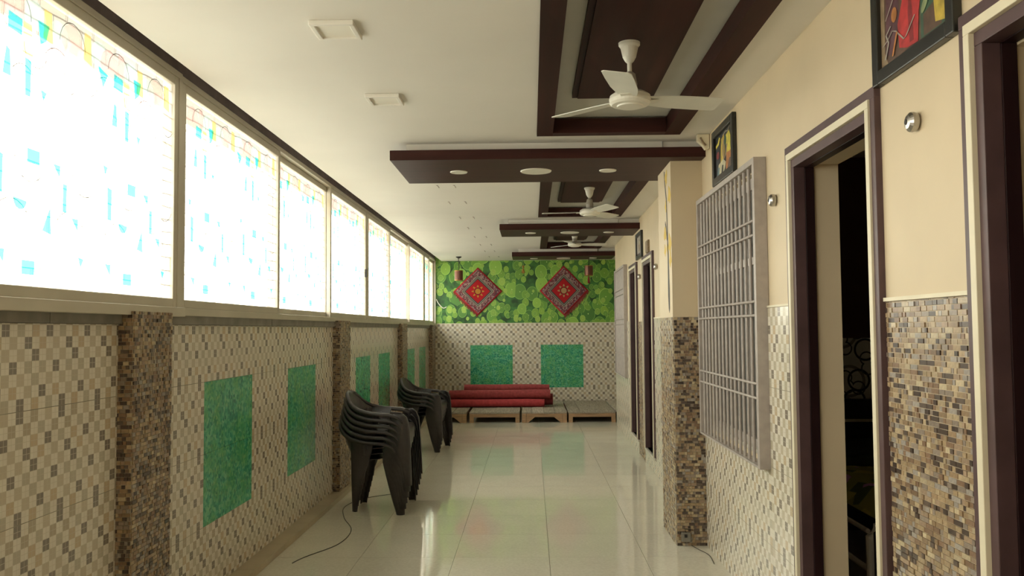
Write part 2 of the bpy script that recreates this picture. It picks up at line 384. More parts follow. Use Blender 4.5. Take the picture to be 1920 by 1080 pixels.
# ------------------------------------------------------------------ structure: left wall
wl = struct(MB().box(-1.93, XL - .009, YF, YB, 0, 1.462).box(-1.93, -1.73, YF, YB, 2.70, 3.0).build('wall_left', ['grout']), 'tiled wall below the long window band')
def tiles(parent, plane, face, u_start, u_end, grid0, pitch, rows, green=(), skip=(), name='wall_tile'):
    """plane 'x': wall at X=face, u along Y; plane 'y': wall at Y=face, u along X. sign of thickness via face tuple (coord, dir)"""
    f, sgn = face; th = .009
    k = math.floor((u_start - grid0) / pitch + 1e-6)
    while grid0 + k * pitch < u_end - .004:
        a, b = grid0 + k * pitch, grid0 + (k + 1) * pitch; ua = max(a, u_start); ub = min(b, u_end)
        if ub - ua > .006:
            for (z0, z1, full0) in rows:     # visible part z0..z1 of a tile that starts at full0
                zs = [(z0, z1)]
                for (su0, su1, sz0, sz1) in skip:
                    if ua >= su0 - 1e-4 and ub <= su1 + 1e-4:
                        nz = []
                        for (q0, q1) in zs:
                            if sz0 >= q1 or sz1 <= q0: nz.append((q0, q1)); continue
                            if sz0 - q0 > .006: nz.append((q0, sz0))
                            if q1 - sz1 > .006: nz.append((sz1, q1))
                        zs = nz
                for (q0, q1) in zs:
                    um, zm = (ua + ub) / 2, (q0 + q1) / 2
                    g = any(r[0] < um < r[1] and r[2] < zm < r[3] for r in green)
                    uvr = ((ua - a) / pitch, (ub - a) / pitch, (q0 - full0) / .38, (q1 - full0) / .38)
                    g1 = .0014
                    if plane == 'x': size = (th, ub - ua - g1, q1 - q0 - g1); loc = (f + sgn * th / 2 * -1, um, zm)
                    else: size = (ub - ua - g1, th, q1 - q0 - g1); loc = (um, f - sgn * th / 2, zm)
                    piece('green_wall_tile' if g else name, 'green_tile' if g else 'checker_tile', parent, size, loc, uvr, plane)
        k += 1
LROWS = [(.04, .40, .02), (.40, .78, .40), (.78, 1.16, .78), (1.16, 1.46, 1.16)]
PIL = [(-.35, .05), (3.543, 3.925), (7.411, 7.826), (11.015, 11.44), (14.36, 14.78)]
def gr(a, p): return (a - .001, a + 3 * p + .001, .40, 1.16)
tiles(wl, 'x', (XL, 1), 1.3, 3.543, .60, .2583, LROWS, [gr(.60, .2583)])
tiles(wl, 'x', (XL, 1), 3.925, 7.411, 4.49, .2583, LROWS, [gr(4.49, .2583), gr(4.49 + 6 * .2583, .2583)])
tiles(wl, 'x', (XL, 1), 7.826, 11.015, 8.38, .252, LROWS, [gr(8.38, .252), gr(8.38 + 5 * .252, .252)])
tiles(wl, 'x', (XL, 1), 11.44, 14.36, 11.84, .258, LROWS, [gr(11.84, .258), gr(11.84 + 5 * .258, .258)])
tiles(wl, 'x', (XL, 1), 14.78, YB, 14.78, .258, LROWS)

# mosaic of small uneven stones
PAL = [(.40, .29, .17), (.33, .225, .13), (.48, .37, .23), (.25, .155, .095), (.075, .050, .038), (.12, .085, .065), (.36, .32, .28), (.56, .46, .30), (.30, .24, .19), (.38, .27, .18)]
WTS = [5, 4, 4, 3, 3, 3, 3, 2, 3, 2]
def mosaic(parent, plane, face, sgn, u0, u1, z0, z1, row=.0158, lens=(.016, .016, .026, .034), top=0, prefer=None, rnd=None, name='mosaic_stone', wts=WTS):
    """top: how many pieces become parts of their own (those ranked best by prefer), the rest one stuff part"""
    rnd = rnd or random; items = []
    z = z0
    while z < z1 - .003:
        zz = min(z + row, z1); u = u0 - rnd.random() * .02
        while u < u1 - .002:
            w = rnd.choice(lens); a, b = max(u, u0), min(u + w, u1); u += w
            if b - a < .004: continue
            items.append((a, b, z, zz, rnd.choice((.0025, .0035, .0045, .006)), rnd.choices(PAL, wts)[0]))
        z += row
    if top: items.sort(key=prefer)
    mb = MB(); g = .0011
    for i, (a, b, q0, q1, d, col) in enumerate(items):
        f = rnd.uniform(.85, 1.15); col = tuple(min(1, c * f) for c in col)
        if i < top:
            d = .0035; w = round((b - a) * 500) / 500
            if plane == 'x': piece(name, 'mosaic_piece', parent, (d, w - 2 * g, q1 - q0 - 2 * g), (face + sgn * d / 2, (a + b) / 2, (q0 + q1) / 2), color=col)
            continue
        c0, c1 = sorted((face, face + sgn * d))
        if plane == 'x': mb.box(c0, c1, a + g, b - g, q0 + g, q1 - g, 0, col)
        else: mb.box(a + g, b - g, c0, c1, q0 + g, q1 - g, 0, col)
    o = mb.build(name + 's', 'mosaic_stone', parent); o['kind'] = 'stuff'; return o

for n, (a, b) in enumerate(PIL):
    p = MB().box(XL - .01, -1.668, a, b, 0, 1.515).build('wall_left_pillar', 'grout'); struct(p, 'pillar of brown stone mosaic on the window wall')
    rr = random.Random(50 + n); SHADE_WTS = [3, 4, 2, 4, 6, 5, 2, 1, 4, 3]  # darker stone mix paints shade on the pillar faces towards the camera
    if n: mosaic(p, 'y', a, -1, XL, -1.667, .0, 1.515, row=.0165, rnd=rr, wts=SHADE_WTS)
    mosaic(p, 'x', -1.668, 1, a, b, .0, 1.515, row=.0165, rnd=rr, wts=WTS)
# stone ledge, skirting, lintel strip
led = struct(MB().build('trim_ledge', 'grey_stone'), 'grey stone ledge under the windows')
for a, b in [(YF, 3.0), (3.002, 3.543), (3.925, 5.6), (5.602, 7.411), (7.826, 9.5), (9.502, 11.015), (11.44, 13), (13.002, 14.36), (14.78, YB)]:
    piece('ledge_slab', 'grey_stone', led, (.235, b - a - .002, .055), (XL - .1 + .0, (a + b) / 2, 1.4885))
sk = struct(MB().build('baseboard_left', 'skirting_stone'), 'low stone step along the foot of the left wall')
yy = YF
while yy < YB - .01:
    e = min(yy + .6, YB); piece('skirting_slab', 'skirting_stone', sk, (.112, e - yy - .002, .04), (-1.676, (yy + e) / 2, .02)); yy = e
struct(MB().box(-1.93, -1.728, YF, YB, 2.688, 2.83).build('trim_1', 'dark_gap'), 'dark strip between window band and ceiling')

# ------------------------------------------------------------------ windows
film_cache = {}
rw = random.Random(3)
def poly_film(name, pts, mat, parent, loc):
    key = (name, tuple(pts), mat)
    if key not in film_cache:
        mb = MB().prism(pts, 'x', -.0006, .0006); film_cache[key] = mb.mesh(name, mat)
    o = bpy.data.objects.new(name, film_cache[key]); COL.objects.link(o); o.parent = parent; o.location = loc; return o
def arc(cy, cz, r, a0, a1, n=9): return [(cy + r * math.cos(R(a0 + (a1 - a0) * i / n)), cz + r * math.sin(R(a0 + (a1 - a0) * i / n))) for i in range(n + 1)]
# shapes in pane units (u 0..1 along, v 0..1 up), metre sizes
CY = [  # (u, v, kind) cyan pieces of one repeat (half a pane)
    (.06, .86, 'tri_dn'), (.24, .87, 'quad'), (.46, .885, 'fan'), (.20, .72, 'blade'), (.37, .70, 'bar'), (.50, .66, 'small'),
    (.10, .47, 'small'), (.42, .42, 'quad_s'), (.62, .40, 'tri_s'), (.16, .33, 'bar'), (.70, .30, 'bar_s'), (.32, .24, 'half'), (.55, .19, 'sail'), (.80, .21, 'tri_s'),
    (.17, .05, 'tri_s'), (.38, .015, 'quad_s'), (.86, .06, 'small')]
SH = {'tri_dn': [(-.045, .04), (.045, .02), (0, -.05)], 'quad': [(-.045, .035), (.045, .03), (.045, -.035), (-.045, -.03)], 'fan': [(-.03, .05), (.05, .05), (.03, -.02), (-.01, -.045)],
      'blade': [(0, .06), (.022, .05), (.03, -.05), (-.02, -.05)], 'bar': [(-.02, .075), (.02, .07), (.018, -.075), (-.015, -.075)], 'bar_s': [(-.014, .06), (.014, .06), (.014, -.06), (-.014, -.06)],
      'small': [(-.02, .02), (.022, .015), (0, -.022)], 'quad_s': [(-.042, .028), (.042, .028), (.042, -.028), (-.042, -.028)], 'tri_s': [(-.028, .022), (.025, .022), (.02, -.028)],
      'half': arc(0, .02, .045, 180, 350, 6), 'sail': [(.018, .065), (.028, -.045), (-.035, -.035)]}
CO = [(.03, .955, 'petal', 'film_blue'), (.14, .945, 'petal', 'film_pink'), (.28, .955, 'tall', 'film_pink'), (.40, .95, 'petal', 'film_blue'), (.52, .94, 'tall', 'film_yellow'),
      (.35, .85, 'tall', 'film_yellow'), (.62, .93, 'petal', 'film_blue'), (.60, .83, 'petal', 'film_pink'), (.74, .945, 'petal', 'film_pink'), (.83, .87, 'tall', 'film_blue'), (.90, .95, 'tall', 'film_yellow'), (.70, .80, 'tall', 'film_blue')]
SH = {k: [(p[0] * .86, p[1] * .86) for p in v] for k, v in SH.items()}
SC = {'petal': arc(0, -.02, .075, 0, 180, 8) + [(-.05, -.05), (.05, -.05)], 'tall': [(-.025, .055), (.02, .055), (.03, -.06), (-.03, -.05)]}
def sash(w, y0, y1, z0, z1, x, light=True):
    """one glazed sash: frame, pane with its printed pieces"""
    fw = .042; s = MB()
    s.box(x - .018, x + .018, y0, y0 + fw, z0, z1).box(x - .018, x + .018, y1 - fw, y1, z0, z1)
    s.box(x - .018, x + .018, y0 + fw, y1 - fw, z0, z0 + fw).box(x - .018, x + .018, y0 + fw, y1 - fw, z1 - fw, z1)
    so = s.build('sash_frame', 'aluminium', w, bevel=.003)
    a, b, c, d = y0 + fw, y1 - fw, z0 + fw, z1 - fw
    g = MB().box(x - .003, x + .003, a - .005, b + .005, c - .005, d + .005).build('glass_pane', 'frosted_glass', w)
    if not light: return
    wd, hh = b - a, d - c
    for rep in range(2):
        for (u, v, kd) in CY:
            uy = a + (rep * .5 + u * .5) * wd + rw.uniform(-.01, .01); vz = c + .05 + v * (hh - .08)
            if min(p[0] for p in SH[kd]) + uy < a or max(p[0] for p in SH[kd]) + uy > b: continue
            if max(p[1] for p in SH[kd]) + vz > d or min(p[1] for p in SH[kd]) + vz < c: continue
            poly_film('cyan_print', SH[kd], 'film_cyan', g, (x + .0045, uy, vz))
        for (u, v, kd, mt) in CO:
            uy = a + (rep * .5 + u * .5) * wd; vz = c + .02 + v * (hh - .06)
            if min(p[0] for p in SC[kd]) + uy < a or max(p[0] for p in SC[kd]) + uy > b or max(p[1] for p in SC[kd]) + vz > d: continue
            poly_film('pastel_print', SC[kd], mt, g, (x + .0062, uy, vz))
    # fine drawn lines of the pattern
    ln = MB()
    for rep in range(4):
        cy0 = a + (rep + .5) * wd / 4
        for (dy, cz, r, a0, a1) in ((0, d - .12, .09, 0, 180), (.12, d - .20, .07, 180, 360), (-.10, d - .26, .10, 20, 160), (.05, d - .36, .08, 30, 150), (0, c + .18, .11, 10, 170), (.1, c + .45, .09, 190, 330)):
            pts = arc(cy0 + dy, cz, r, a0, a1, 10)
            for i in range(len(pts) - 1):
                p, q = pts[i], pts[i + 1]
                if not (a < p[0] < b and a < q[0] < b and c < p[1] < d): continue
                nx, nz_ = q[1] - p[1], -(q[0] - p[0]); l = math.hypot(nx, nz_) / .0016
                ln.add([(x + .0058, p[0] - nx / l, p[1] - nz_ / l), (x + .0058, q[0] - nx / l, q[1] - nz_ / l), (x + .0058, q[0] + nx / l, q[1] + nz_ / l), (x + .0058, p[0] + nx / l, p[1] + nz_ / l)], [(0, 1, 2, 3)])
    o = ln.build('pattern_lines', 'film_line', g); o['kind'] = 'stuff'
def window(name, label, y0, y1, sashes, x=-1.745, z0=1.535, z1=2.690, lip=0, tracks=True):
    w = sthing(name, label)
    s = MB().box(x - .05, x + .04 + lip, y0, y1, z0 - .03 - lip * .3, z0 + .008).box(x - .05, x + .035, y0, y1, z1 - .03, z1)
    s.box(x - .05, x + .035, y0, y0 + .035, z0, z1 - .03).box(x - .05, x + .035, y1 - .035, y1, z0, z1 - .03)
    s.build('outer_frame', 'aluminium', w, bevel=.003)
    for k, (a, b) in enumerate(sashes):
        sash(w, a, b, z0 + .008, z1 - .03, x + (.012 if k % 2 == 0 else -.026), a > 1)
    return w
window('window_1', 'aluminium sliding window with large cyan printed panes', -.45, 4.10, [(-.415, 1.1), (1.06, 2.6), (2.55, 4.065)], x=-1.735, lip=.02)
window('window_2', 'aluminium three sash sliding window beside the pillar', 4.10, 8.88, [(4.14, 5.78), (5.74, 7.29), (7.25, 8.85)])
window('window_3', 'aluminium three sash sliding window towards the green wall', 8.88, 13.66, [(8.93, 10.36), (10.30, 12.05), (12.0, 13.62)])
window('window_4', 'narrow aluminium window at the green wall', 13.66, 15.28, [(13.7, 14.35), (14.3, 15.24)])
window('window_5', 'aluminium window behind the viewpoint', YF, -.45, [(YF + .03, -1.3), (-1.34, -.48)])
lk = MB().box(-1.722, -1.700, 8.79, 8.81, 1.98, 2.06).build('window_latch', 'black_rubber', bpy.data.objects['window_2'])
struct(MB().box(-2.27, -1.93, YF - 1, YB + 1, 2.80, 2.92).build('added_eave', 'added_eave_concrete'), 'unseen concrete eave added to darken the pane tops')  # unseen overhang, added and sized to dim the upper glass
struct(MB().box(-40, -1.95, -30, 45, -.6, -.3).build('ground', 'concrete'), 'pale concrete ground outside')

# ------------------------------------------------------------------ structure: back wall
wb = struct(MB().box(-1.95, 3.2, YB, YB + .2, 0, 3.0).build('wall_back', 'lily_wallpaper'), 'end wall with green lily pad wallpaper')
RROWS = [(0.0, .38, 0), (.38, .76, .38), (.76, 1.14, .76), (1.14, 1.52, 1.14)]
BROWS = [(.01, .39, .01), (.39, .77, .39), (.77, 1.15, .77), (1.15, 1.53, 1.15)]
tiles(wb, 'y', (YB, 1), XL, 3.0, -1.096, .252, BROWS, [(-1.097, -.339, .39, 1.15), (-1.096 + 5 * .252 - .001, -1.096 + 8 * .252 + .001, .39, 1.15)])
piece('dado_edge', 'cream_strip', wb, (4.7, .012, .012), (.63, YB - .006, 1.537))
struct(MB().box(-1.95, 4.4, YF - .15, YF, 0, 3.0).build('wall_rear', 'cream_paint'))
struct(MB().box(3.0, 3.15, 12.6, YB, 0, 3.0).build('wall_alcove', 'cream_paint'))

# ------------------------------------------------------------------ structure: right wall (near)
D1 = (2.79, 3.775); D2 = (1.25, 2.234); DT = 2.215; TH = .16
wr = MB()
X0, X1 = XR, XR + WT
for a, b in ((YF, D2[0]), (D2[1], D1[0]), (D1[1], 4.20), (5.55, 5.75)): wr.box(X0, X1, a, b, 0, 2.95)
wr.box(X0, X1, D2[0], D2[1], DT, 2.95).box(X0, X1, D1[0], D1[1], DT, 2.95)
wr.box(X0, X1, 4.20, 5.55, 0, .78).box(X0, X1, 4.20, 5.55, 2.22, 2.95)
wr.box(X0, X1, D2[0], D2[1], 0, TH - .02).box(X0, X1, D1[0], D1[1], 0, TH - .02)
for a, b in (D2, D1): wr.box(X0 + .072, X1, a, a + .088, TH, DT).box(X0 + .072, X1, b - .088, b, TH, DT).box(X0 + .072, X1, a + .088, b - .088, DT - .088, DT)
wr = struct(wr.build('wall_right', 'cream_paint'), 'cream wall with doors and barred window')
tiles(wr, 'x', (XR - .009, -1), 3.775, 4.15, 3.775, .25, RROWS)
tiles(wr, 'x', (XR - .009, -1), 4.15, 5.61, 4.025 + .125, .2433, RROWS, skip=[(4.14, 5.62, .745, 2.3)])
tiles(wr, 'x', (XR - .009, -1), 5.61, 5.70, 5.61, .25, RROWS)
tiles(wr, 'x', (XR - .009, -1), D1[0], D1[1], D1[0], .2463, [(0, TH - .02, 0)])
mosaic(wr, 'x', XR, -1, D2[1] + .004, D1[0] - .004, 0, 1.505, lens=(.016, .02, .026, .036, .046), top=300, prefer=lambda t: -((t[1] - t[0]) if t[2] > .72 else 0), rnd=random.Random(9))
# column between the two stretches of wall
cl = struct(MB().box(.945, XR + .15, 5.70, 6.25, 0, 1.50, 1).box(.940, XR + .15, 5.695, 6.255, 1.50, 2.95, 0).build('wall_right_column', ['cream_paint', 'grout']), 'cream column with brown mosaic foot')
mosaic(cl, 'y', 5.70, -1, .945, XR - .002, 0, 1.50, row=.0185, lens=(.0185, .0185, .0185, .037), rnd=random.Random(21), wts=[5, 4, 4, 4, 6, 5, 2, 2, 3, 3])
mosaic(cl, 'x', .945, -1, 5.70, 6.25, 0, 1.50, row=.0185, lens=(.0185, .0185, .037), rnd=random.Random(22), wts=[4, 3, 6, 1, 1, 1, 6, 6, 4, 2])
# far stretch
D4 = (8.42, 9.27); D3 = (9.83, 10.64); XF = 1.225; YE = 12.75
w2 = MB()
for a, b in ((6.2, D4[0]), (D4[1], D3[0]), (D3[1], YE)): w2.box(XF, XF + WT, a, b, 0, 2.95)
for a, b in (D4, D3): w2.box(XF, XF + WT, a, b, DT - .02, 2.95).box(XF, XF + WT, a, b, 0, TH)
w2 = far(struct(w2.build('wall_right_far', 'cream_paint'), 'cream wall beyond the column with two dark doors'))
tiles(w2, 'x', (XF - .009, -1), 6.25, D4[0], 6.25, .25, RROWS)
tiles(w2, 'x', (XF - .009, -1), D3[1], YE, D3[1], .25, RROWS)
for d in (D4, D3): tiles(w2, 'x', (XF - .009, -1), d[0], d[1], d[0], .25, [(0, TH, 0)])
mosaic(w2, 'x', XF, -1, D4[1] + .002, D3[0] - .002, 0, 1.505, row=.019, lens=(.019, .03), rnd=random.Random(31), wts=[4, 3, 6, 1, 1, 1, 6, 4, 4, 1])
tiles(w2, 'y', (YE + .009, -1), XF, XF + WT, XF, .25, RROWS)
piece('dado_edge', 'cream_strip', w2, (.012, D4[0] - 6.25, .012), (XF - .006, (D4[0] + 6.25) / 2, 1.527))
piece('dado_edge', 'cream_strip', wr, (.012, .42, .010), (XR - .006, 3.985, 1.526))
piece('dado_edge', 'cream_strip', wr, (.012, D1[0] - D2[1] - .01, .012), (XR - .006, (D1[0] + D2[1]) / 2, 1.512))
# rooms behind
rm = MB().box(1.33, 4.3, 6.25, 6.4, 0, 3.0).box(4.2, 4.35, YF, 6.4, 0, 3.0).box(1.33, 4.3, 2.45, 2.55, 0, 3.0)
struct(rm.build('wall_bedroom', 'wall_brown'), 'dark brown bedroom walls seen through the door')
struct(MB().box(1.33, 4.2, 6.235, 6.25, .55, 1.345).build('wall_bedroom_paper', 'circle_wallpaper'), 'pale wallpaper with black circles in the bedroom')
struct(MB().box(1.405, 3.2, 12.6, 12.75, 0, 3.0).build('wall_alcove_near', 'cream_paint'))

# ------------------------------------------------------------------ doors
def door(name, label, y0, y1, x, top, leaf=None, isfar=False, cream_ret=True):
    d = sthing(name, label); P = []
    z0 = TH
    def fr(nm, mat, o, i, xa, xb):     # a three sided frame between outer offset o and inner offset i
        s = MB().box(xa, xb, y0 + o, y0 + i, z0, top - i).box(xa, xb, y1 - i, y1 - o, z0, top - i).box(xa, xb, y0 + o, y1 - o, top - i, top - o)
        P.append(s.build(nm, mat, d, bevel=.002))
    fr('outer_casing', 'door_trim', 0, .036, x - .022, x + .02)
    fr('cream_bead', 'cream_strip', .036, .064, x - .030, x + .02)
    fr('inner_jamb', 'door_trim', .064, .10, x - .016, x + .032)
    fr('rebate', 'door_wood', .064, .102, x + .032, x + .072)
    P.append(MB().box(x - .02, x + WT, y0 + .0, y1 - .0, z0 - .022, z0).build('threshold', 'threshold_stone', d))
    if leaf is not None:
        lf = MB().box(x + .065, x + .10, y0 + .10, y1 - .10, z0 + .002, top - .10).build('leaf', 'door_wood', d)
        hy = y0 + .20 if leaf else y1 - .20
        h = MB().box(x + .050, x + .065, hy - .02, hy + .02, .98, 1.20).tube([(x + .05, hy, 1.12), (x + .01, hy, 1.12), (x + .01, hy + .11, 1.12)], .008)
        h.build('lever_handle', 'steel', lf)
    if isfar: far(d)
    return d
door('door_1', 'open dark doorway with a cream bead, bedroom beyond', *D1, XR, DT)
door('door_2', 'dark doorway with cream bead beside the mosaic panel', *D2, XR, DT + .02)
d3 = door('door_3', 'closed dark brown door with three steel strips, next to the far grille', *D3, XF, DT - .02, leaf=True, isfar=True)
d4 = door('door_4', 'closed dark brown door nearer the column', *D4, XF, DT - .02, leaf=True, isfar=True)
for k in range(3): MB().box(XF + .058, XF + .066, D3[0] + .13, D3[0] + .23, 1.84 + k * .075, 1.87 + k * .075).build('steel_strip', 'steel', [o for o in bpy.data.objects if o.parent == d3 and o.name.startswith('leaf')][0])
MB().box(XF - .02, XF + .06, D4[0] + .07, D4[0] + .10, 1.93, 2.0).build('door_bolt', 'steel', d4)

# ------------------------------------------------------------------ ceiling
TR = [(.045, .95, 2.55, 5.37), (.085, .985, 6.78, 9.30), (.14, 1.06, 10.72, 13.0)]
cb = MB(); XC0, XC1 = -1.607, 3.2
ys = YF
for (a, b, c, d) in TR:
    cb.box(XC0, XC1, ys, c + .05, H, 2.95).box(XC0, a + .05, c + .05, d - .05, H, 2.95).box(b - .05, XC1, c + .05, d - .05, H, 2.95); ys = d - .05
cb.box(XC0, XC1, ys, YB, H, 2.95)
ce = struct(cb.build('ceiling', 'ceiling_paint'), 'cream painted false ceiling with three wooden trays')
struct(MB().box(-1.93, 4.4, YF, YB + .2, 2.95, 3.05).build('ceiling_slab', 'concrete'), 'concrete slab above the false ceiling')
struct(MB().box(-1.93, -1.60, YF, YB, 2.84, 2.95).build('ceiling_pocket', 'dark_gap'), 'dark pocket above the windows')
for n, (a, b, c, d) in enumerate(TR):
    t = sthing('trim_tray', ('dark wooden ceiling tray over the nearest fan', 'dark wooden ceiling tray between first and second beams', 'dark wooden ceiling tray before the last beam')[n], ((a + b) / 2, (c + d) / 2, H))
    M = Matrix.Translation((-(a + b) / 2, -(c + d) / 2, -H))
    for (q0, q1, r0, r1, mt) in ((a, a + .10, c, d, 'dark_wood'), (b - .10, b, c, d, 'dark_wood'), (a + .10, b - .10, d - .085, d, 'dark_wood_cross'), (a + .10, b - .10, c, c + .085, 'dark_wood_cross')):
        MB().box(q0, q1, r0, r1, H - .016, H + .075).build('border_board', mt, t, M)
    MB().box(a + .05, b - .05, c + .05, d - .05, H + .085, H + .12).build('recess_panel', 'recess_paint', t, M)
    m0, m1, e0, e1 = a + .195, b - .255, c + .35, d - .62
    MB().box(m0, m1, e0, e1, H + .058, H + .085).build('centre_panel', 'dark_wood', t, M)
    MB().box(m0 + .028, m1 - .028, e0 + .028, e1 - .028, H + .046, H + .058).build('centre_panel_step', 'dark_wood', t, M)
BE = [(-.925, XR, 5.56, 6.46), (-.35, 1.26, 9.55, 10.28), (-.29, 1.30, 13.05, 13.72)]
ORD = ('resting on the column', 'second from the column', 'against the green wallpaper')
for n, (a, b, c, d) in enumerate(BE):
    t = sthing('trim_beam', 'dark wooden ceiling beam ' + ORD[n], (a, c, 2.545))
    M = Matrix.Translation((-a, -c, -2.545))
    bb = MB().box(a, b, c, d, 2.545, 2.612).build('beam_board', 'dark_wood_cross', t, M, bevel=.004)
    MB().box(a + .10, b - .27, c + .07, d - .07, 2.612, H).build('white_spacer', 'ceiling_paint', t, M)
    MB().box(b - .265, b, c + .085, d - .085, 2.612, H).build('white_spacer', 'ceiling_paint', t, M)
    sp = ((-.505, .062), (.042, .112), (.55, .062)) if n == 0 else ((-.0, .062), (.455, .11), (.905, .062)) if n == 1 else ((.05, .06), (.515, .11), (.98, .06))
    for k, (x, r) in enumerate(sp):
        y = (6.0, 9.88, 13.45)[n]
        s = thing('downlight', '%s on the ceiling beam %s' % (('small round white downlight, window side,', 'large round white downlight', 'small round white downlight, door side,')[k], ORD[n]), 'light', (x, y, 2.545), 0, 'downlights on the ceiling beams')
        MB().lathe([(r, -.006), (r, 0.0)] if 0 else [(r * .78, -.0045), (r * .95, -.006), (r, 0.001)], 28).build('trim_ring', 'fan_white', s)
        MB().lathe([(r * .77, -.0035), (r * .77, 0.0)], 28).build('diffuser', 'light_white', s)
for (x, y, lab) in ((-.79, 3.425, 'square white panel light on the ceiling, nearest the first tray'), (-.772, 4.49, 'square white panel light on the ceiling, between its twin and the beam')):
    s = thing('panel_light', lab, 'light', (x, y, H), 0, 'square panel lights')
    f = MB()
    for q in ((-.09, .09, -.095, -.075), (-.09, .09, .075, .095), (-.09, -.07, -.075, .075), (.07, .09, -.075, .075)): f.box(q[0], q[1], q[2], q[3], -.02, 0)
    f.build('frame', 'ceiling_paint', s, bevel=.003); MB().box(-.07, .07, -.075, .075, -.010, 0).build('diffuser', 'light_white', s)
# pairs of small dark hooks in the ceiling
for k, (x0, x1, y) in enumerate(((-.797, -.653, 7.25), (-.79, -.631, 8.19), (-.781, -.629, 9.31), (-.76, -.606, 10.27), (-.75, -.595, 11.28), (-.737, -.579, 12.32), (-.726, -.572, 13.33), (-.708, -.547, 14.37))):
    for x in (x0, x1):
        h = thing('ceiling_hook', 'tiny dark metal hook in the ceiling between windows and beams', 'hook', (x, y, H), 0, 'rows of ceiling hooks')
        MB().lathe([(.009, -.003), (.010, 0)], 10).build('rose', 'grille_paint', h)
        MB().tube([(0, 0, -.002), (.012, .012, -.012), (.012, .05, -.014), (.004, .06, -.006)], .0035, 6).build('hook_wire', 'grille_paint', h)

# ------------------------------------------------------------------ ceiling fans
def fan_blade_mesh():
    mb = MB(); w = [(.0, .040), (.05, .050), (.12, .060), (.25, .063), (.345, .062), (.358, .050)]
    vs = []; tl = R(-11)
    for (r, h) in w:
        for s in (-1, 1): vs.append((.075 + r, s * h * math.cos(tl), s * h * math.sin(tl) - .0))
    fs = [(2 * i, 2 * i + 1, 2 * i + 3, 2 * i + 2) for i in range(len(w) - 1)]
    mb.add(vs, fs); return mb
def fan(label, x, y, ztop, zhub, angs, group='white ceiling fans'):
    t = thing('ceiling_fan', label, 'fan', (x, y, zhub), 0, group); top = ztop - zhub
    MB().lathe([(.012, top - .092), (.020, top - .084), (.030, top - .066), (.040, top - .022), (.048, top - .012), (.049, top)], 24).build('canopy', 'fan_white', t)
    MB().tube([(0, 0, .05), (0, 0, top - .085)], .0105, 12).build('downrod', 'fan_white', t)
    MB().lathe([(.030, .035), (.034, .07), (.026, .115), (.014, .125)], 20).build('motor_neck', 'fan_grey', t)
    s = MB(); s.smooth = False
    s.lathe([(.045, -.036), (.058, -.034), (.060, -.028), (.082, -.026), (.092, -.016), (.094, 0), (.090, .016), (.070, .03), (.03, .038)], 32).build('motor', 'fan_white', t)
    for a in angs:
        b = fan_blade_mesh().build('blade', 'fan_blade', t, solid=.004); b.rotation_euler = (0, 0, R(a))
        br = MB().box(.055, .125, -.028, .028, -.006, -.002).build('blade_bracket', 'fan_white', b)
    return t
fan('white three blade ceiling fan under the largest wooden tray', .452, 3.80, H + .046, 2.453, (-104, 14, 136))
fan('white three blade ceiling fan just behind the beam on the column', .54, 7.74, H + .046, 2.487, (-66, 54, 174))
fan('white three blade ceiling fan before the last ceiling beam', .60, 11.6, H + .046, 2.578, (-108, 10, 131))

